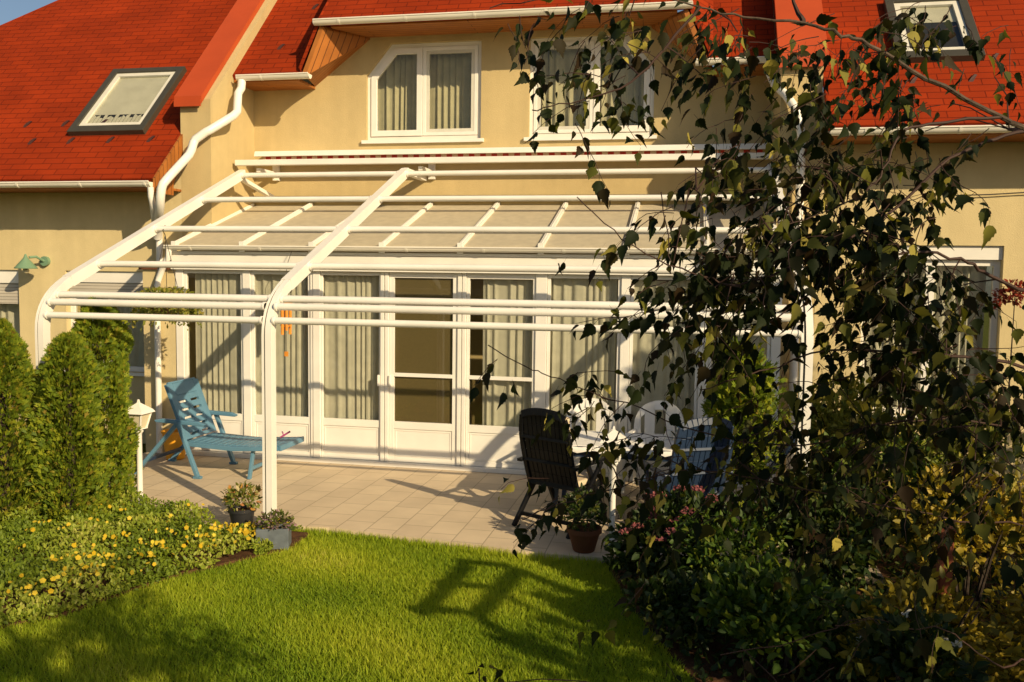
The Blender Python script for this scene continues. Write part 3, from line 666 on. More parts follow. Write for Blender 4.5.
# blue lounger (own coordinates: x towards the foot end, y away from the lens)
ln = local(thing('sun_lounger', (-5.66, -.80, 0), 'blue plastic sun lounger with raised slotted back on the patio', 'sun lounger', rz=0))
hw = .33
bb, bt = Vector((-.02, 0, .43)), Vector((-.27, 0, 1.07)); bd = (bt - bb)
def bp(t, y, o=0):
    n_ = Vector((bd.z, 0, -bd.x)).normalized(); q = bb + bd*t + n_*o; return Vector((q.x, y, q.z))
bk = MB()
def bpl(t0, t1, y0, y1, th=.03):
    vs = [bp(t0, y0), bp(t0, y1), bp(t1, y1), bp(t1, y0)]; n_ = Vector((bd.z, 0, -bd.x)).normalized()*-th
    bk.prism(vs, n_)
bpl(0, 1, -hw, -hw + .115, .04); bpl(0, 1, hw - .115, hw, .04)
bpl(.78, .995, -hw + .116, hw - .116); bpl(0.0, .06, -hw + .116, hw - .116)
bpl(.06, .78, -.035, .035, .035)
for k in range(5):
    t0 = .06 + k*.144
    for ya, yb_2 in ((-hw + .116, -.036), (.036, hw - .116)): bpl(t0 + .036, t0 + .1435, ya, yb_2, .026)
bpl(.995, 1.03, -hw + .05, hw - .05, .035)
bk.build('backrest', M['blue'], ln, bevel=.006)
se = MB()
for sy in (-1, 1):
    se.prism([(-.05, sy*hw, .405), (.55, sy*hw, .375), (1.12, sy*hw, .405), (1.12, sy*hw, .355), (.55, sy*hw, .325), (-.05, sy*hw, .355)], (0, -sy*.05, 0))
def seat_z(x): return .405 - .03*math.sin(max(0, min(1, (x + .05)/1.17))*math.pi)
x = -.02
while x < 1.10:
    w_ = .062; se.prism([(x, -hw + .05, seat_z(x) + .012), (x + w_, -hw + .05, seat_z(x + w_) + .012), (x + w_, hw - .05, seat_z(x + w_) + .012), (x, hw - .05, seat_z(x) + .012)], (0, 0, -.022)); x += .078
se.box(1.121, 1.15, -hw + .02, hw - .02, .352, .415)
se.build('seat', M['blue'], ln, bevel=.005)
for sy in (-1, 1):
    y = sy*(hw + .035)
    MB().prism([(-.40, y - .03, .655), (-.30, y - .03, .675), (.16, y - .03, .655), (.24, y - .03, .625), (.22, y - .03, .605), (-.38, y - .03, .63)], (0, .06, 0)).build('armrest', M['blue'], ln, bevel=.008)
    MB().bar((-.10, y, .64), (-.66, y, .02), .04, .055, (0, 1, 0)).box(-.70, -.61, y - .025, y + .025, 0, .03).build('leg', M['blue'], ln, bevel=.005)
    MB().bar((-.08, y + sy*.042, .64), (.16, y + sy*.042, .02), .04, .055, (0, 1, 0)).box(.11, .21, y + sy*.042 - .024, y + sy*.042 + .024, 0, .03).build('leg', M['blue'], ln, bevel=.005)
    MB().bar((.78, sy*(hw - .08), .35), (.74, sy*(hw - .05), .0), .035, .05, (0, 1, 0)).build('leg', M['blue'], ln, bevel=.005)
MB().bar((-.52, -hw - .03, .17), (-.52, hw + .03, .17), .03, .04).build('stretcher', M['blue_dark'], ln, bevel=.004)
MB().bar((.75, -hw + .07, .12), (.75, hw - .07, .12), .03, .04).build('stretcher', M['blue'], ln, bevel=.004)
# pegs left on the foot end
pgk = thing('sprinkler_wand', (-4.66, -.75, .42), 'small magenta plastic wand lying on foot of blue lounger', 'garden tool')
MB().tube([(-4.71, -.72, .432), (-4.61, -.66, .50)], .011, 6).tube([(-4.67, -.70, .445), (-4.70, -.69, .50)], .008, 6).build('wand', M['magenta'], pgk)
# yellow bucket behind the lounger
bu = thing('bucket', (-6.36, -.30, 0), 'orange yellow plastic bucket behind the blue lounger', 'bucket')
MB().lathe((-6.36, -.30, 0), [(.10, .0), (.115, .01), (.155, .34), (.17, .345), (.17, .365), (.145, .365), (.11, .03)], 24).build('bucket_body', M['yellow_pl'], bu, smooth=True)
MB().tube([(-6.36 + .165*math.cos(a), -.30 - .16*math.sin(a)*.45, .35 - .12*math.sin(a)) for a in [math.pi*i/10 for i in range(11)]], .006, 6).build('handle', M['white'], bu)

# garden lamps
def garden_lamp(x, y, label, cat='garden lamp'):
    t = thing('garden_lamp', (x, y, 0), label, cat, 'white garden post lamps')
    MB().lathe((x, y, 0), [(.055, 0), (.055, .05), (.032, .09), (.028, .12), (.028, .74), (.045, .765), (.03, .79), (.05, .80)], 14).build('pole', M['white'], t, smooth=True)
    def sq(r, z): return [(x - r, y - r, z), (x + r, y - r, z), (x + r, y + r, z), (x - r, y + r, z)]
    gl = MB(); a = sq(.05, .805); b_ = sq(.083, .955); gl.add(a + b_, [(3,2,1,0),(4,5,6,7),(0,1,5,4),(1,2,6,5),(2,3,7,6),(3,0,4,7)]); gl.build('lantern_glass', M['lampglass'], t)
    fr = MB()
    for p, q in zip(sq(.053, .80), sq(.087, .96)): fr.bar(p, q, .014, .014, (1, .3, 0))
    fr.box(x - .06, x + .06, y - .06, y + .06, .79, .803); fr.build('lantern_frame', M['white'], t)
    rf = MB(); a = sq(.115, .955); b_ = sq(.095, .985); c_ = sq(.03, 1.04); d_ = sq(.012, 1.055); e_ = sq(.006, 1.09)
    rf.add(a + b_ + c_ + d_ + e_, [(3,2,1,0),(16,17,18,19)] + [(4*k+i, 4*k+(i+1) % 4, 4*k+4+(i+1) % 4, 4*k+4+i) for k in range(4) for i in range(4)])
    rf.build('lantern_roof', M['white'], t)
garden_lamp(-5.42, -2.40, 'white post lamp with square lantern between the thuja hedge and blue lounger')
garden_lamp(-.61, -2.66, 'white post lamp with square lantern among dark plants before the table')

# high backed folding chairs (own coordinates: the sitter faces +y)
def recliner(name, loc, rz, label, mat, cush, recline=.20, group=None, cmat=None):
    t = local(thing(name, loc, label, 'chair', group, rz))
    hw = .27; n_ = 9
    def bpos(x, s):
        z = .40 + s*.72; y = -.20 - s*recline*1.15 - .03*math.sin(s*3) ; return Vector((x, y, z))
    b = MB(); arcx = lambda u: 1.0 - .055*(abs(u)**3)
    for k in range(n_):
        u = -1 + 2*(k + .5)/n_; xx = u*(hw - .035); top = arcx(u)
        segs = [bpos(xx, top*j/6 + .02*(1 - j/6)) for j in range(7)]
        for p, q in zip(segs, segs[1:]): b.bar(p, q, .0485, .016, (0, 1, .2))
    for sx in (-1, 1):
        segs = [bpos(sx*hw*(1 - .10*max(0, j/8 - .8)*5), .945*j/8) for j in range(9)]
        for p, q in zip(segs, segs[1:]): b.bar(p, q, .045, .035, (0, 1, .2))
    tp = [bpos(-hw*.90 + 2*hw*.90*j/10, .95 + .065*(1 - (abs(-1 + j/5))**2.5)) for j in range(11)]
    for p, q in zip(tp, tp[1:]): b.bar(p, q, .035, .07, (0, .2, 1))
    b.bar(bpos(-hw, .03), bpos(hw, .03), .035, .06, (0, .2, 1))
    for s in (.34, .66): b.bar(bpos(-hw, s) + Vector((0, -.012, 0)), bpos(hw, s) + Vector((0, -.012, 0)), .02, .03, (0, .2, 1))
    b.build('backrest', mat, t, bevel=.005)
    s = MB()
    for k in range(8):
        y = -.20 + k*.062; s.box(-hw + .03, hw - .03, y, y + .05, .385 + .004*k, .405 + .004*k)
    for sx in (-1, 1): s.bar((sx*hw, -.24, .38), (sx*hw, .32, .42), .04, .05)
    s.bar((-hw, .315, .41), (hw, .315, .41), .045, .05); s.build('seat', mat, t, bevel=.005)
    for sx in (-1, 1):
        x = sx*(hw + .045)
        MB().bar((x, -.33, .63), (x, .26, .655), .055, .03).bar((x, .26, .655), (x, .32, .63), .055, .028).build('armrest', mat, t, bevel=.006)
        MB().bar((x, .14, .63), (x, -.40, .0), .03, .05).build('leg', mat, t, bevel=.004)
        MB().bar((x - sx*.034, -.05, .63), (x - sx*.034, .30, .0), .03, .05).build('leg', mat, t, bevel=.004)
    for ys_ in (-.30, .25): MB().bar((-hw - .04, ys_, .11), (hw + .04, ys_, .11), .03, .035).build('stretcher', mat, t, bevel=.004)
    if cush:
        c = MB(); zz = [bpos(0, q/8*.94 + .02) for q in range(9)]
        for p, q in zip(zz, zz[1:]): c.bar(p + Vector((0, .045, .01)), q + Vector((0, .045, .01)), 2*hw - .03, .06, (0, 1, .2))
        c.bar((0, -.15, .445), (0, .33, .46), 2*hw - .03, .06)
        co = c.build('seat_cushion', cmat or M['cushion'], None, bevel=.018)
        co.location = loc; co.rotation_euler = (0, 0, rz); tag(co, cush, 'cushion')
    return t
recliner('garden_chair', (-1.12, -1.98, 0), R(-27), 'black slatted high back garden chair seen from behind at the patio edge', M['black'], 'pale beige pad on the black garden chair', .16, 'high back garden chairs round the table')
recliner('garden_chair', (-.02, -2.05, 0), R(28), 'dark blue garden chair with striped pad nearest the right post lamp', M['blue_dark'], 'blue and white striped pad on the dark blue chair', .2, 'high back garden chairs round the table', M['blue_stripe'])
recliner('garden_chair', (.62, -1.15, 0), R(82), 'dark blue reclined garden chair without pad at the right end of table', M['blue_dark'], None, .34, 'high back garden chairs round the table')
# white round backed plastic chairs behind the table
def tub_chair(x, y, rz, label):
    t = local(thing('plastic_chair', (x, y, 0), label, 'chair', 'white plastic chairs behind the table', rz))
    b = MB(); N = 14; prof = []
    for j in range(N + 1):
        a = math.pi*(j/N); prof.append((.27*math.cos(a), -.20 - .10*math.sin(a), .43, .64 + .34*math.sin(a)**.7))
    for j in range(N):
        x0_, y0_, l0, h0 = prof[j]; x1_, y1_, l1, h1 = prof[j+1]
        if j in (3, 6, 7, 10): b.add([(x0_, y0_, h0 - .1), (x1_, y1_, h1 - .1), (x1_*1.06, y1_ - .02, h1), (x0_*1.06, y0_ - .02, h0), (x0_, y0_ - .02, h0 - .1), (x1_, y1_ - .02, h1 - .1), (x1_*1.06, y1_ - .045, h1), (x0_*1.06, y0_ - .045, h0)], [(0,1,2,3),(7,6,5,4),(0,4,5,1),(1,5,6,2),(2,6,7,3),(3,7,4,0)])
        else: b.add([(x0_, y0_, l0), (x1_, y1_, l1), (x1_*1.06, y1_ - .02, h1), (x0_*1.06, y0_ - .02, h0), (x0_, y0_ - .02, l0), (x1_, y1_ - .02, l1), (x1_*1.06, y1_ - .045, h1), (x0_*1.06, y0_ - .045, h0)], [(0,1,2,3),(7,6,5,4),(0,4,5,1),(1,5,6,2),(2,6,7,3),(3,7,4,0)])
    b.build('backrest', M['white_pvc'], t)
    MB().prism([(-.25, -.2, .41), (.25, -.2, .41), (.27, .2, .43), (.2, .25, .42), (-.2, .25, .42), (-.27, .2, .43)], (0, 0, .025)).build('seat', M['white_pvc'], t, bevel=.008)
    for sx in (-1, 1):
        MB().bar((sx*.27, -.18, .64), (sx*.29, .18, .63), .05, .025).build('armrest', M['white_pvc'], t, bevel=.006)
        MB().bar((sx*.29, .17, .63), (sx*.30, .24, .0), .04, .04).build('leg', M['white_pvc'], t, bevel=.006)
        MB().bar((sx*.26, -.22, .42), (sx*.28, -.30, .0), .04, .04).build('leg', M['white_pvc'], t, bevel=.006)
tub_chair(-1.08, -.50, R(180), 'white plastic tub chair behind left end of the table')
tub_chair(-.33, -.48, R(172), 'white plastic tub chair behind right end of the table')
# table with cloth
tb = thing('garden_table', (-.55, -1.32, 0), 'dark garden table under a white cloth on the patio', 'table')
TX0, TX1, TY0, TY1 = -1.33, .22, -1.76, -.88
MB().box(TX0 + .02, TX1 - .02, TY0 + .02, TY1 - .02, .685, .715).build('tabletop', M['blue_dark'], tb, bevel=.004)
for ya_ in (TY0 + .06, TY1 - .09): MB().box(TX0 + .08, TX1 - .08, ya_, ya_ + .03, .60, .684).build('apron', M['blue_dark'], tb)
for x in (TX0 + .1, TX1 - .1):
    for y in (TY0 + .1, TY1 - .1): MB().bar((x, y, .684), (x + (.04 if x > -.5 else -.04), y, 0), .05, .05, (0, 1, 0)).build('leg', M['blue_dark'], tb, bevel=.005)
tc = MB(); n1, n2 = 30, 18; vs = []
for j in range(n2 + 1):
    for i in range(n1 + 1):
        u, v = i/n1, j/n2; x = TX0 - .03 + (TX1 - TX0 + .06)*u; y = TY0 - .02 + (TY1 - TY0 + .04)*v
        e = min(u*n1, (1-u)*n1, v*n2, (1-v)*n2); z = .722 + .002*math.sin(x*23)*math.sin(y*19)
        if e < .5: z -= .055 + .012*math.sin(x*31 + y*27)
        vs.append((x, y, z))
tc.add(vs, [(j*(n1+1)+i, j*(n1+1)+i+1, (j+1)*(n1+1)+i+1, (j+1)*(n1+1)+i) for j in range(n2) for i in range(n1)])
t_ = tc.build('tablecloth', M['cloth'], None, smooth=True); sol = t_.modifiers.new('thickness', 'SOLIDIFY'); sol.thickness = .003
tag(t_, 'white tablecloth spread over the dark garden table', 'tablecloth')
jr = thing('jar', (.02, -1.25, .725), 'yellow lidded jar standing on the white tablecloth', 'jar')
MB().lathe((.02, -1.25, .726), [(.045, 0), (.05, .01), (.05, .11), (.035, .13), (.035, .14)], 16).build('jar_body', M['jar_y'], jr, smooth=True)
MB().lathe((.02, -1.25, .867), [(.04, 0), (.04, .025), (.036, .03)], 16).build('lid', M['white'], jr, smooth=True)
mg = MB().lathe((-.16, -1.18, .726), [(.036, 0), (.04, .01), (.042, .095), (.037, .095), (.034, .012)], 16).tube([(-.118, -1.18, .80), (-.085, -1.18, .79), (-.085, -1.18, .75), (-.118, -1.18, .742)], .006, 6).build('mug', M['white_pvc'], None, smooth=True)
tag(mg, 'white mug beside the yellow jar on the tablecloth', 'mug')
# orange wind chime hung under the sunroom gutter
wc = thing('wind_chime', (-4.82, -.32, 2.3), 'orange wooden wind chime hanging before the second sunroom bay', 'wind chime')
MB().tube([(-4.82, -.16, 2.645), (-4.82, -.30, 2.46), (-4.82, -.32, 2.0)], .004, 5).tube([(-4.82, -.32, 2.0), (-4.82, -.32, 1.40)], .003, 5).build('string', M['cable'], wc)
MB().lathe((-4.82, -.32, 1.985), [(.06, 0), (.075, .01), (.075, .03), (.02, .06)], 14).build('top_disc', M['chime'], wc, smooth=True)
for k in range(6):
    a = k*math.pi/3; l_ = .20 + .05*((k*2) % 3)
    x, y = -4.82 + .055*math.cos(a), -.32 + .055*math.sin(a); MB().tube([(x, y, 1.98), (x, y, 1.93 - l_)], .019, 8).build('chime_tube', M['chime'], wc, smooth=True)
MB().lathe((-4.82, -.32, 1.72), [(.01, 0), (.05, .005), (.05, .02), (.01, .025)], 12).build('clapper', M['chime'], wc, smooth=True)
MB().box(-4.845, -4.795, -.323, -.317, 1.36, 1.42).build('wind_sail', M['chime'], wc)

def scatter_ball(n, c, r, low=-1.0, shell=.45):
    d = rand_dirs(n*2); d = d[d[:, 2] > low][:n]; k = rng.random(len(d))**shell
    return np.array(c) + d*np.array(r)*k[:, None], d
def plant_leaves(name, n, c, r, size, mat, parent, low=-.6, up=.3, tmpl=OVAL, faces=OVAL_F, shell=.4, droop=.0, sv=.35, outw=.9):
    P, d = scatter_ball(n, c, r, low, shell); n = len(P)
    ax = unit(d*outw + rng.normal(size=(n, 3))*.55 + np.array([0, 0, up - droop])); nr = unit(rand_dirs(n)*.7 + d*.5 + np.array([0, 0, .5]))
    return leaves(name, P, ax, nr, size*(1 - sv + 2*sv*rng.random(n)), tmpl, faces, mat, parent)
# pots at the patio edge
pt = thing('flower_pot', (-4.02, -2.90, 0), 'small black pot with orange and cream flowers left of the middle pergola post', 'flower pot')
MB().lathe((-4.02, -2.90, 0), [(.085, 0), (.09, .01), (.115, .17), (.13, .172), (.132, .205), (.118, .205), (.108, .16)], 22).build('pot', M['pot_black'], pt, smooth=True)
MB().lathe((-4.02, -2.90, .165), [(.105, 0), (.105, .01)], 18).build('potting_soil', M['soil'], pt)
plant_leaves('foliage', 420, (-4.02, -2.90, .29), (.165, .165, .13), .045, M['f_mixed'], pt, -.75)
pl_ = thing('planter', (-3.55, -3.20, 0), 'slanted grey stone planter with purple heather at the lawn corner', 'planter')
pm = MB(); cx, cy = -3.54, -3.22
def rot(x, y, a=R(18)): return (cx + x*math.cos(a) - y*math.sin(a), cy + x*math.sin(a) + y*math.cos(a))
o_ = [rot(-.14, -.10), rot(.14, -.10), rot(.14, .10), rot(-.14, .10)]; i_ = [rot(-.115, -.075), rot(.115, -.075), rot(.115, .075), rot(-.115, .075)]
pm.ring([(x, y, -.05) for x, y in o_], [(x, y, -.05) for x, y in i_], (0, 0, .20)); pm.prism([(x, y, -.04) for x, y in i_], (0, 0, .12)); pm.build('planter_box', M['pot_grey'], pl_, bevel=.006)
plant_leaves('heather', 380, (cx + .01, cy + .01, .17), (.17, .12, .11), .04, M['f_purple'], pl_, -.3)
tp_ = thing('flower_pot', (-.74, -2.72, 0), 'wide terracotta pot with bushy plant beside the right post lamp', 'flower pot')
MB().lathe((-.84, -2.78, 0), [(.085, 0), (.095, .01), (.14, .17), (.155, .17), (.155, .21), (.135, .21), (.125, .16)], 24).build('pot', M['terracotta'], tp_, smooth=True)
MB().lathe((-.84, -2.78, .175), [(.125, 0), (.125, .01)], 18).build('potting_soil', M['soil'], tp_)
plant_leaves('foliage', 520, (-.86, -2.76, .34), (.19, .19, .20), .05, M['f_dark'], tp_, -.85)
# hanging basket
hb = thing('hanging_basket', (-5.98, -1.03, 1.95), 'wide hanging basket of trailing plants under the pergola crossbars', 'hanging basket')
HB = Vector((-5.98, -1.03, 1.98))
MB().lathe(tuple(HB + Vector((0, 0, -.12))), [(.05, 0), (.14, .04), (.20, .12), (.21, .14), (.19, .14)], 20).build('basket', M['wicker'], hb, smooth=True)
hm = MB()
for k in range(3):
    a = k*2.094; hm.tube([(HB.x + .2*math.cos(a), HB.y + .2*math.sin(a), HB.z + .01), (HB.x, HB.y, 2.80)], .004, 5)
hm.tube([(HB.x, HB.y, 2.80), (HB.x, HB.y - .045, 2.85), (HB.x, HB.y, 2.912), (HB.x, HB.y + .045, 2.87)], .005, 6).build('hanger', M['cable'], hb)
P, d = scatter_ball(2200, tuple(HB + Vector((0, 0, .04))), (.43, .32, .17), -1, .5)
ax = unit(d + rng.normal(size=(len(P), 3))*.6 + np.array([0, 0, -.35])); V1 = (P, ax)
tr = []; 
for k in range(26):
    a = rng.random()*2*math.pi; r0 = .30; L = .10 + .16*rng.random()
    for j in range(14):
        t = j/14; tr.append((HB.x + 1.1*math.cos(a)*(r0 + .08*t) + rng.normal()*.015, HB.y + math.sin(a)*(.24 + .05*t) + rng.normal()*.015, HB.z + .02 - L*t*1.2))
tr = np.array(tr); P = np.concatenate([P, tr]); ax = np.concatenate([ax, unit(rng.normal(size=(len(tr), 3))*.6 + np.array([0, 0, -.8]))])
leaves('trailing_plant', P, ax, rand_dirs(len(P)), .046*(.7 + .6*rng.random(len(P))), OVAL, OVAL_F, M['f_basket'], hb)
# telephone cable along the right facade
cb = MB().tube([tuple(at_y(955, 195.5, .70)), tuple(at_y(990, 194.5, .70)), tuple(at_y(1024, 192.5, .70)), (6.5, .70, 3.47)], .007, 6).build('cable', M['cable']); tag(cb, 'thin dark cable running along the right yellow facade', 'cable')

# red brown timber frame among the right shrubs; its top throws the slatted shadow on the lawn
tf = thing('timber_trellis', (2.4, -6.9, 0), 'reddish brown timber trellis outside the picture, casting the slatted shadow on lawn', 'trellis')
HT = 2.25; sh_ = Vector((-1.25, 1.0, 0))*(HT/.71)
def up_from(g): return (g[0] - sh_.x, g[1] - sh_.y)
gA, gB, gC, gD = up_from((-1.90, -4.33)), up_from((-1.84, -3.22)), up_from((-1.40, -3.24)), up_from((-1.50, -4.29))
gM1 = tuple((a + b_)/2 for a, b_ in zip(gA, gB)); gM2 = tuple((a + b_)/2 for a, b_ in zip(gD, gC))
for gq in (gC, gD): MB().bar((*gq, -.06), (*gq, HT - .035), .075, .075, (0, 1, 0)).build('post', M['redwood'], tf, bevel=.005)
for a, b_, w_ in ((gA, gB, .07), (gD, gC, .08)): MB().bar((*a, HT), (*b_, HT), w_, .07).build('side_beam', M['redwood'], tf, bevel=.005)
for a, b_ in ((gA, gD), (gB, gC), (gM1, gM2)): MB().bar((*a, HT + .06), (*b_, HT + .06), .07, .048).build('cross_beam', M['redwood'], tf, bevel=.005)
st = MB(); q = at_y(943, 600, -4.55); st.bar((q[0], -4.55, -.06), (q[0], -4.55, .86), .075, .075, (0, 1, 0)); st.prism([(q[0] - .045, -4.595, .861), (q[0] + .045, -4.595, .861), (q[0] + .045, -4.505, .861), (q[0] - .045, -4.505, .861)], (0, 0, .03))
tag(st.build('timber_post', M['redwood'], None, bevel=.005), 'red brown timber post standing among the golden shrubs at lower right', 'post')
for gq, gt in ((gC, gB), (gD, gA)): MB().bar((gq[0] - .045, gq[1] + .1, -.06), (gq[0] - .14, gq[1] + .115, HT - .04), .05, .05, (0, 1, 0)).build('brace', M['redwood'], tf, bevel=.004)

# ================================================================== PLANTS
def thuja(x, y, h, rx, ry, n, label, lean=0, blunt=5.0):
    t = thing('thuja', (x, y, -.05), label, 'thuja', 'thujas by the left pergola post')
    MB().tube([(x, y, -.06), (x + lean*.5, y, h*.5), (x + lean, y, h*.93)], [.05, .035, .01], 8).build('trunk', M['bark'], t)
    z = rng.random(n)**.85; a = rng.random(n)*2*math.pi
    prof = np.minimum(1.12, 1.22 - .25*z) * np.clip((1 - z)*blunt, 0, 1)**.55
    lump = .94 + .17*np.sin(a*3 + z*9 + x*7) + .15*np.sin(a*5 - z*17 + y*5) + .10*np.sin(a*9 + z*27 + x*3) + .08*np.sin(a*15 - z*41)
    k = np.clip(1 - .38*rng.random(n)**2.2, 0, 1) * lump * prof
    P = np.stack([x + lean*z + np.cos(a)*rx*k, y + np.sin(a)*ry*k, .0 + z*h], 1)
    d = np.stack([np.cos(a), np.sin(a), 0*a], 1)
    ax = unit(d*.55 + np.array([0, 0, .9]) + rng.normal(size=(n, 3))*.33)
    nr = unit(np.cross(d, np.array([0, 0, 1.0])) + rng.normal(size=(n, 3))*.55)
    leaves('foliage', P, ax, nr, .056*(.5 + .9*rng.random(n)), FAN, FAN_F, M['f_thuja'], t)
thuja(-6.25, -3.25, 1.88, .30, .32, 17000, 'dark thuja at far left edge with ragged pointed top', 0, 2.4)
thuja(-5.66, -3.10, 1.76, .22, .25, 12000, 'rounded thuja immediately right of the left pergola post, lowest of the three')
thuja(-5.70, -2.62, 2.10, .225, .26, 16000, 'tallest thuja with flat green top left of the lantern')

# ground cover with yellow flowers
NB = 70000
P = np.stack([rng.uniform(-7.6, -3.2, NB), rng.uniform(-5.9, -2.0, NB)], 1); P = P[inside(BED, P)]
ed = np.array(BED[7:13])
mound = .14 + .05*np.sin(P[:, 0]*4.1 + 1) * np.sin(P[:, 1]*3.7) + .03*np.sin(P[:, 0]*11 + P[:, 1]*8)
def edge_dist(P, poly):
    D = np.full(len(P), 9.0)
    for i in range(len(poly) - 1):
        a, b_ = np.array(poly[i]), np.array(poly[i+1]); ab = b_ - a
        t = np.clip(((P - a) @ ab)/(ab @ ab), 0, 1); D = np.minimum(D, np.linalg.norm(P - (a + t[:, None]*ab), axis=1))
    return D
D = edge_dist(P, BED[4:13]); keep = (D > .05*rng.random(len(P))) & (P[:, 0] < -3.52 + .05*np.sin(P[:, 1]*20)); P, mound, D = P[keep], mound[keep], D[keep]
hgt = mound*np.clip(.35 + D*2.2, 0, 1)
Z = -.02 + hgt*(1 - .45*rng.random(len(P))**2)
ev = np.array(BED[5:13]); sl_ = rng.integers(0, len(ev) - 1, 2600); tt = rng.random(2600)[:, None]
eP = ev[sl_] + (ev[sl_ + 1] - ev[sl_])*tt + rng.normal(size=(2600, 2))*.03 + np.array([-.02, .0]); eP = eP[np.sin(eP[:, 0]*9) + np.sin(eP[:, 1]*7.3) > -1.1]
eP = eP[eP[:, 0] < -3.50]; P = np.concatenate([P, eP]); Z = np.concatenate([Z, -.03 + .06*rng.random(len(eP))])
P3 = np.column_stack([P, Z]); n = len(P3)
ax = unit(rng.normal(size=(n, 3))*.8 + np.array([0, 0, .55])); nr = unit(rng.normal(size=(n, 3))*.6 + np.array([.2, -.2, 1]))
patch = np.clip(.5 + .25*np.sin(P[:, 0]*5 + 2*np.sin(P[:, 1]*3)) + .45*(rng.random(n) - .5), 0, 1)
o = leaves('ground_cover', P3, ax, nr, .036*(.5 + .9*rng.random(n)), OVAL, OVAL_F, M['f_cover'], None, patch); tag(o, 'low leafy ground cover filling the left flower bed', 'ground cover', kind='stuff')
fl = []
for c in range(84):
    t = rng.random()
    if c < 52: k = rng.integers(4, 12); q = rng.random(); e0, e1 = np.array(BED[k % 8 + 5]), np.array(BED[k % 8 + 6]) if k % 8 + 6 < 13 else np.array(BED[12]); c0 = e0 + (e1 - e0)*q + np.array([-.14 - .15*rng.random(), .02])
    else: c0 = np.array([rng.uniform(-5.6, -3.9), rng.uniform(-4.6, -2.9)])
    for j in range(rng.integers(2, 6)): fl.append(c0 + rng.normal(size=2)*.055)
for j in range(70): fl.append(np.array([-3.78, -3.20]) + rng.normal(size=2)*np.array([.14, .2]))
fl = np.array(fl); fl = fl[inside(BED, fl)]
Df = edge_dist(fl, BED[4:13]); kk = (Df > .01) & (fl[:, 0] < -3.55); fl, Df = fl[kk], Df[kk]
Zf = (.14 + .05*np.sin(fl[:, 0]*4.1 + 1)*np.sin(fl[:, 1]*3.7))*np.clip(.35 + Df*2.2, 0, 1) + .015 + .03*rng.random(len(fl))
F3 = np.column_stack([fl, Zf]); n = len(F3)
o = leaves('yellow_flowers', F3, unit(rng.normal(size=(n, 3))*.5 + np.array([0, .6, .5])), unit(rng.normal(size=(n, 3))*.7 + np.array([.3, -.5, .7])), .036*(.5 + .8*rng.random(n)), FLW, STAR_F, M['f_flower']); tag(o, 'bright yellow flowers dotted over the left flower bed', 'flowers', kind='stuff')

# grass
NG = 330000
P = np.stack([rng.uniform(-5.4, 1.4, NG), rng.uniform(-7.2, -2.6, NG)], 1)
P = P[~inside(BED, P)]; P = P[~inside(PAT, P)]; P = P[~inside(SH, P)]
vis = (P[:, 1] > -6.4 + .15*P[:, 0]*0) ; P = P[vis]; n = len(P)
a = rng.random(n)*2*math.pi; n2_ = np.sin(P[:, 0]*.9 + 2*np.sin(P[:, 1]*1.1))*np.sin(P[:, 1]*1.7 + P[:, 0]); nse = .9*n2_ + np.sin(P[:, 0]*3.1 + np.sin(P[:, 1]*2.3)*1.5) + np.sin(P[:, 1]*5.3 + P[:, 0]*1.7)
h = .043*(.45 + .85*rng.random(n))*(1 + .10*nse)
dpat = edge_dist(P, PAT[4:13]); h *= np.where(dpat < .14, 1.45, 1.0)
bw = .0042*(.7 + .6*rng.random(n)); dx, dy = np.cos(a), np.sin(a); ln_ = rng.normal(size=(n, 2))*.022
b0 = np.column_stack([P[:, 0] - dx*bw, P[:, 1] - dy*bw, np.full(n, -.06)]); b1 = np.column_stack([P[:, 0] + dx*bw, P[:, 1] + dy*bw, np.full(n, -.06)])
tp = np.column_stack([P[:, 0] + ln_[:, 0], P[:, 1] + ln_[:, 1], -.06 + h])
V = np.stack([b0, b1, tp], 1).reshape(-1, 3); F = [np.arange(3*n).reshape(n, 3)]
cr = np.clip(.42 + .14*nse + .5*(rng.random(n) - .5), 0, 1)
o = np_mesh('grass', V, F, M['f_grass'], None, np.repeat(cr, 3)); tag(o, 'short mown grass of the lawn', 'grass', kind='stuff')

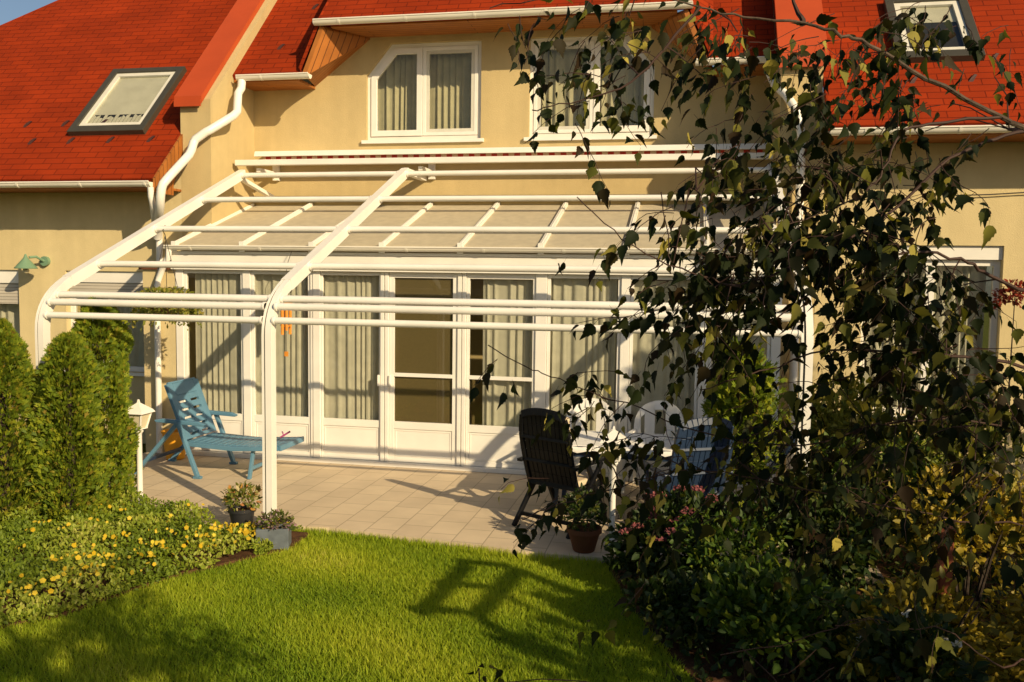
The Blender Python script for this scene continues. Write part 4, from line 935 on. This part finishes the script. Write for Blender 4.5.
# shrubs on the right
def shrub(name, c, r, n, size, mat, label, cat='shrub', stems=6, extra=None, up=.3, tmpl=OVAL, faces=OVAL_F, shell=.4, group=None, clumps=9):
    t = thing(name, (c[0], c[1], -.05), label, cat, group)
    sm = MB()
    for k in range(stems):
        a = 2*math.pi*k/stems + rng.random(); q = Vector((c[0] + math.cos(a)*r[0]*.55, c[1] + math.sin(a)*r[1]*.55, c[2] + r[2]*.55))
        p0 = Vector((c[0] + math.cos(a)*.04, c[1] + math.sin(a)*.04, -.06)); sm.tube([p0, p0.lerp(q, .5) + Vector((0, 0, .08)), q], [.014, .010, .004], 6)
    sm.build('stem', M['bark'], t)
    Ps, ds = [], []; per = n//clumps
    for k in range(clumps):
        d = rand_dirs(1)[0]; d[2] = abs(d[2])*1.2 - .35; q = np.array(c) + d*np.array(r)*.62
        P, dd = scatter_ball(per, q, np.array(r)*(.38 + .2*rng.random()), -1, shell); Ps.append(P); ds.append(unit(dd + d))
    P = np.concatenate(Ps); d = np.concatenate(ds); k = P[:, 2] > -.03; P, d = P[k], d[k]; n = len(P)
    ax = unit(d*.8 + rng.normal(size=(n, 3))*.6 + np.array([0, 0, up])); nr = unit(rand_dirs(n)*.7 + d*.4 + np.array([0, 0, .6]))
    leaves('foliage', P, ax, nr, size*(.6 + .8*rng.random(n)), tmpl, faces, mat, t)
    if extra:
        m2, nh, hr, nm = extra; hp, dd = scatter_ball(nh, c, np.array(r)*1.02, .15, .12)
        for q in hp:
            P, _ = scatter_ball(34, q, (hr, hr, hr*.6), -.2, .25); n2 = len(P); s2 = .022
            leaves(nm, P, unit(rng.normal(size=(n2, 3))*.5 + np.array([0, .5, .5])), unit(rng.normal(size=(n2, 3))*.6 + np.array([.2, -.6, .8])), s2*(.7 + .6*rng.random(n2)), FLW, STAR_F, m2, t)
    return t
shrub('conifer', (.52, -1.75, .90), (.36, .34, .98), 5200, .085, M['f_thuja'], 'slim green conifer before the rightmost sunroom bay', 'conifer', 3, None, .6, FAN, FAN_F, .35, None, 14)
shrub('shrub', (1.75, -.35, .62), (.62, .45, .72), 2600, .075, M['f_lime'], 'sunlit lime yellow shrub against the right yellow wall')
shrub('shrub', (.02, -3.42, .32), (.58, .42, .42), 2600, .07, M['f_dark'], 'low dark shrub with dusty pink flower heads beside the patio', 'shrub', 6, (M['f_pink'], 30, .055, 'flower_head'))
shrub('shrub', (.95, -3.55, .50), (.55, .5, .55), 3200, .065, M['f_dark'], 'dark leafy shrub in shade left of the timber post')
shrub('shrub', (.62, -4.75, .26), (.58, .42, .40), 2600, .07, M['f_green'], 'green low shrub with pale tips at the bottom beside the lawn')
shrub('shrub', (1.95, -3.75, .62), (.58, .5, .55), 3000, .06, M['f_gold'], 'golden yellow shrub at right behind the timber post')
shrub('shrub', (1.55, -2.4, .62), (.65, .45, .62), 2800, .07, M['f_green'], 'mid green shrub between the conifer and golden shrub')
shrub('shrub', (2.35, -2.1, .85), (.6, .5, .60), 2400, .065, M['f_lime'], 'yellow green shrub at far right under the wide window')
shrub('shrub', (1.45, -4.85, .30), (.50, .40, .42), 2400, .06, M['f_gold'], 'golden leaved low shrub at bottom right corner', 'shrub', 6)
shrub('hydrangea', (1.28, -5.25, .28), (.34, .30, .30), 800, .07, M['f_dark'], 'dark hydrangea with a few white flower heads at bottom right', 'hydrangea', 5, (M['f_white'], 4, .042, 'flower_head'))
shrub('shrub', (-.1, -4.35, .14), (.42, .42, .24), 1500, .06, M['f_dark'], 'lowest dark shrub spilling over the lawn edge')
shrub('shrub', (1.15, -2.95, .40), (.60, .35, .42), 2600, .055, M['f_green'], 'leafy green shrub at the patio end behind the timber post')
shrub('shrub', (2.25, -4.75, .34), (.55, .45, .45), 2600, .055, M['f_gold'], 'golden leaved shrub at the right edge in front of the timber post')
shrub('shrub', (.35, -3.75, .38), (.45, .40, .42), 2200, .055, M['f_green'], 'small green shrub between pink flowers and dark leafy shrub')
q = at_y(1012, 296, .25)
rw = shrub('climber', (q[0], .25, q[2]), (.16, .14, .20), 260, .055, M['f_red'], 'small red leaved climber beside the right facade window', 'climber', 1)

NU = 16000
P = np.stack([rng.uniform(-.6, 3.6, NU), rng.uniform(-6.2, .6, NU)], 1); P = P[inside(SH, P)]; n = len(P)
P3 = np.column_stack([P, -.04 + (.10 + .06*np.sin(P[:, 0]*5)*np.sin(P[:, 1]*4))*rng.random(n)])
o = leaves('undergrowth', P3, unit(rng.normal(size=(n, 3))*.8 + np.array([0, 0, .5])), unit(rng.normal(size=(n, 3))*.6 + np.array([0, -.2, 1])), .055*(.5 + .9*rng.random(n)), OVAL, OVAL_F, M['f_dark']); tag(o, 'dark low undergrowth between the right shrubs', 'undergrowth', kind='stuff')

# unseen hedge and trees added to shade the shrubs, the right bay and the birch
def big_foliage(name, label, cat, blobs, size, n_per, mat, trunk=None):
    t = thing(name, (blobs[0][0][0], blobs[0][0][1], -.06), label, cat)
    if trunk:
        tm = MB()
        for pts, rr in trunk: tm.tube(pts, rr, 10)
        tm.build('trunk', M['bark'], t, smooth=True)
    Ps, ds = [], []
    for c, r, k in blobs:
        P, d = scatter_ball(int(n_per*k), c, r, -1, .35); Ps.append(P); ds.append(d)
    P = np.concatenate(Ps); d = np.concatenate(ds); P[:, 2] = np.maximum(P[:, 2], .02); n = len(P)
    leaves('crown' if trunk else 'foliage', P, unit(d + rng.normal(size=(n, 3))*.7), rand_dirs(n), size*(.6 + .8*rng.random(n)), OVAL, OVAL_F, mat, t)
    return t
hg = []
for k in range(11):
    u = k/10; x = 3.5 + 3.3*u; y = -8.3 + 6.2*u
    dip = .42 if k in (3, 4) else 0; hg.append(((x, y, 1.35 - dip + .08*math.sin(k*2.1)), (.62, .62, 1.38 - dip + .1*math.sin(k*1.3)), 1))  # hedge dips here to let sun onto the golden shrubs
big_foliage('hedge', 'tall dark hedge added outside the picture at right to shade the shrubs', 'hedge', hg, .14, 1100, M['f_dark'])
big_foliage('added_shade_tree', 'broad leaved tree added outside the picture to shade the rightmost sunroom bay', 'tree', [((6.2, -4.4, 4.1), (1.0, 1.0, 1.35), 1.6), ((5.6, -4.0, 3.3), (.7, .7, .8), .8)], .16, 2200, M['f_green'], [([(6.2, -4.4, -.06), (6.25, -4.4, 2.0), (6.2, -4.4, 4.6)], [.14, .11, .03])])
big_foliage('added_shade_tree', 'tall leafy tree added unseen behind the viewpoint to shade the birch', 'tree', [((3.8, -11.85, 3.45), (.85, .85, 1.2), 1.0)], .24, 520, M['f_green'], [([(4.0, -11.7, -.06), (4.0, -11.7, 2.0), (3.8, -11.85, 4.2)], [.15, .11, .03])])

# ------------------------------------------------------------------ birch in the foreground
bi = thing('birch_tree', (1.35, -9.85, -.06), 'dark leaved birch with hanging twigs filling the right foreground', 'birch')
def sp(l): return [Vector(at_d(*q)) for q in l]
LIMBS = [([(1150, 150, 1.75), (1024, 128, 1.72), (1001, 117, 1.70), (927, 78, 1.68), (871, 45, 1.66), (841, 33, 1.66), (804, 23, 1.65), (744, 17, 1.64), (700, 7, 1.63), (640, -8, 1.62)], .0066),
         ([(804, 23, 1.65), (797, 8, 1.66), (788, -20, 1.67)], .006),
         ([(1060, 125, 1.8), (1024, 131, 1.78), (985, 143, 1.76), (951, 157, 1.74), (900, 205, 1.72), (860, 232, 1.7), (800, 262, 1.68), (740, 285, 1.66), (704, 275, 1.65), (656, 259, 1.64), (613, 232, 1.63), (577, 197, 1.62)], .0045),
         ([(1001, 117, 1.70), (930, 123, 1.68), (901, 133, 1.67), (884, 170, 1.66), (864, 193, 1.65), (820, 215, 1.64), (770, 230, 1.63)], .0035),
         ([(1100, 310, 1.9), (1020, 288, 1.86), (984, 272, 1.84), (960, 260, 1.82), (910, 252, 1.8), (850, 270, 1.78), (800, 300, 1.76), (750, 330, 1.74), (690, 315, 1.72)], .005),
         ([(1100, 390, 1.9), (1023, 366, 1.85), (967, 357, 1.83), (900, 352, 1.8), (830, 350, 1.78), (760, 372, 1.75), (700, 390, 1.73)], .005),
         ([(1100, 440, 2.0), (1000, 425, 1.95), (900, 420, 1.92), (800, 445, 1.9), (700, 432, 1.85), (640, 408, 1.82), (590, 392, 1.8), (550, 375, 1.78), (526, 366, 1.77), (488, 345, 1.75)], .0026),
         ([(1100, 560, 2.0), (960, 520, 1.95), (850, 500, 1.92), (760, 480, 1.9), (690, 470, 1.86), (620, 485, 1.84), (560, 505, 1.82), (522, 520, 1.8)], .0026),
         ([(1100, 700, 1.9), (1003, 668, 1.85), (975, 650, 1.84), (945, 630, 1.83), (890, 628, 1.82), (862, 619, 1.8), (800, 640, 1.8), (720, 655, 1.8)], .0025),
         ([(1100, 760, 1.9), (800, 720, 1.85), (640, 690, 1.8), (540, 680, 1.78), (480, 690, 1.77)], .003),
         ([(700, 7, 1.63), (668, 45, 1.62), (640, 75, 1.61), (600, 95, 1.60), (560, 106, 1.6), (532, 110, 1.6)], .003),
         ([(740, -30, 1.6), (640, -15, 1.6), (560, -5, 1.6), (490, 8, 1.6)], .003),
         ([(700, 200, 1.63), (690, 190, 1.63), (672, 262, 1.64), (668, 235, 1.64), (661, 192, 1.63)], .0018)]
tr = MB(); tr.tube([(1.35, -9.85, -.06), (1.33, -9.84, 1.2), (1.30, -9.85, 2.3), (1.34, -9.9, 3.2), (1.32, -9.95, 3.9)], [.085, .07, .055, .035, .012], 12)
tr.build('trunk', M['birch_bark'], bi, smooth=True)
segs = []
for pts, r0 in LIMBS:
    q = sp(pts)
    if pts[0][0] > 1050:
        z = max(.5, min(3.6, q[0].z - .15)); q = [Vector((1.31, -9.85, z))] + q
    k = len(q); mb = MB(); fine = []
    for i in range(k - 1):
        for j in range(4):
            t = j/4; p0, p1, p2, p3 = q[max(i-1, 0)], q[i], q[i+1], q[min(i+2, k-1)]
            fine.append(.5*((2*p1) + (p2-p0)*t + (2*p0-5*p1+4*p2-p3)*t*t + (3*p1-p0-3*p2+p3)*t**3) + Vector(rng.normal(size=3)*.002))
    fine.append(q[-1]); kk = len(fine)
    mb.tube(fine, [max(.0011, r0*(1 - .85*i/kk)) for i in range(kk)], 7); mb.build('branch', M['birch_bark'] if r0 > .0062 else M['twig'], bi, smooth=True)
    segs += fine[::2]
SEG = np.array([tuple(p) for p in segs])
# leafy sprays: (px, py, radius x, radius y, leaves, depth, depth spread)
BL = [(505, 12, 22, 12, 12), (560, 12, 35, 16, 34), (625, 20, 40, 24, 60), (690, 18, 40, 24, 40), (745, 20, 30, 26, 26),
      (600, 85, 35, 26, 34), (560, 105, 26, 18, 14), (640, 70, 28, 24, 20), (640, 78, 30, 30, 16), (695, 60, 26, 20, 16), (745, 65, 32, 30, 22),
      (600, 232, 30, 26, 6), (655, 250, 30, 28, 14), (720, 235, 42, 36, 44), (760, 140, 48, 36, 34), (720, 170, 26, 30, 16), (800, 120, 34, 44, 36), (835, 60, 40, 40, 44),
      (880, 40, 50, 34, 50), (930, 20, 44, 24, 44), (985, 55, 36, 40, 26), (920, 85, 50, 30, 26), (960, 130, 46, 36, 24), (870, 110, 50, 40, 46),
      (790, 195, 55, 45, 86), (850, 190, 55, 50, 100), (905, 170, 45, 45, 44), (760, 260, 60, 40, 92), (830, 240, 60, 30, 60), (900, 240, 45, 45, 70), (940, 220, 30, 36, 14),
      (690, 285, 45, 30, 46), (740, 310, 48, 34, 56), (650, 300, 30, 26, 18), (690, 340, 36, 26, 18), (910, 300, 42, 45, 95), (950, 330, 40, 46, 70), (850, 356, 48, 14, 12),
      (980, 300, 26, 34, 14), (1010, 300, 20, 26, 14), (920, 370, 60, 40, 105), (985, 385, 44, 36, 70), (800, 392, 44, 18, 16), (750, 360, 26, 20, 8), (860, 432, 40, 12, 8),
      (930, 430, 70, 34, 100), (1000, 440, 36, 40, 44), (820, 440, 50, 26, 44), (740, 420, 50, 28, 26), (760, 470, 70, 26, 60), (860, 470, 70, 30, 60), (960, 490, 70, 30, 60),
      (625, 395, 50, 28, 46), (580, 388, 30, 20, 18), (540, 375, 22, 18, 9), (505, 352, 16, 14, 5), (660, 430, 40, 22, 22), (640, 470, 50, 20, 34), (580, 490, 40, 18, 20), (538, 512, 20, 16, 8), (690, 455, 50, 20, 26), (700, 500, 60, 25, 26),
      (800, 520, 80, 30, 40), (920, 540, 80, 30, 34), (700, 570, 70, 40, 18), (820, 590, 80, 40, 26), (940, 600, 70, 40, 30), (1005, 560, 26, 50, 18), (620, 650, 60, 25, 16), (540, 665, 50, 16, 14), (485, 670, 20, 14, 6), (720, 660, 70, 25, 22), (860, 660, 80, 25, 18)]
PP, AX, NR, RN = [], [], [], []; tw = MB()
for (bx, by, rx_, ry_, cnt) in BL:
    left = int(cnt*(1.0 if bx < 700 and by < 130 else .8 if by > 500 else (1.15 if bx > 930 else 1.5) if bx > 770 and by < 160 else .95 if bx > 935 and by < 345 else 2.5 if 690 < bx < 960 and 150 < by < 420 else 2.1 if 690 < bx < 1024 and by < 500 else 1.15))
    while left > 0:
        k = int(min(left, rng.integers(4, 9))); left -= k
        dep = 1.56 + .55*rng.random() + (.12 if by > 330 else 0)
        sx, sy = bx + rx_*rng.uniform(-.9, .9), by + ry_*rng.uniform(-.9, .9)
        p = Vector(at_d(sx, sy, dep)); dv = Vector(CR)*rng.normal(-.5, .75) + Vector(CU)*rng.normal(-.30, .45) + Vector(CW)*rng.normal(0, .5); dv.normalize()
        stp = .021; nodes = [p.copy()]; sgn = 1
        for j in range(k):
            dv = (dv + Vector((0, 0, -.10)) + Vector(rng.normal(size=3)*.16)).normalized(); p = p + dv*stp*rng.uniform(.8, 1.3); nodes.append(p.copy())
            sd = dv.cross(Vector((0, 0, 1))); sd = sd.normalized() if sd.length > .1 else Vector(CR)
            a = np.array(sd)*sgn*rng.uniform(.2, .7) + np.array([0, 0, -1.0])*rng.uniform(.5, 1.1) + np.array(dv)*.35 + rng.normal(size=3)*.36; sgn = -sgn
            AX.append(a); ax_u = a/np.linalg.norm(a); PP.append(np.array(p) + ax_u*.016); NR.append(rng.normal(size=3) + np.array([.25, -.25, .25]))
            c = rng.random(); RN.append(c)
        if k > 4: tw.tube(nodes[1:], [.0010*(1 - .6*i/len(nodes)) for i in range(len(nodes))], 5)
        if rng.random() < .12:
            dd = np.linalg.norm(SEG - np.array(nodes[0]), axis=1); j = int(dd.argmin())
            if dd[j] < .22:
                q0 = Vector(SEG[j]); q1 = nodes[0]; md = q0.lerp(q1, .5) + Vector(rng.normal(size=3)*.012) + Vector((0, 0, .015)); tw.tube([q0, md, q1], [.0018, .0015, .0012], 5)
tag(tw.build('twigs', M['twig'], bi, smooth=True), kind='stuff')
PP, AX, NR, RN = map(np.array, (PP, AX, NR, RN)); n = len(PP)
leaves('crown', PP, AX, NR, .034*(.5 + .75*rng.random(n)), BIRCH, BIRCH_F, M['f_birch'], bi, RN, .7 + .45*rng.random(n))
print('birch leaves', n)
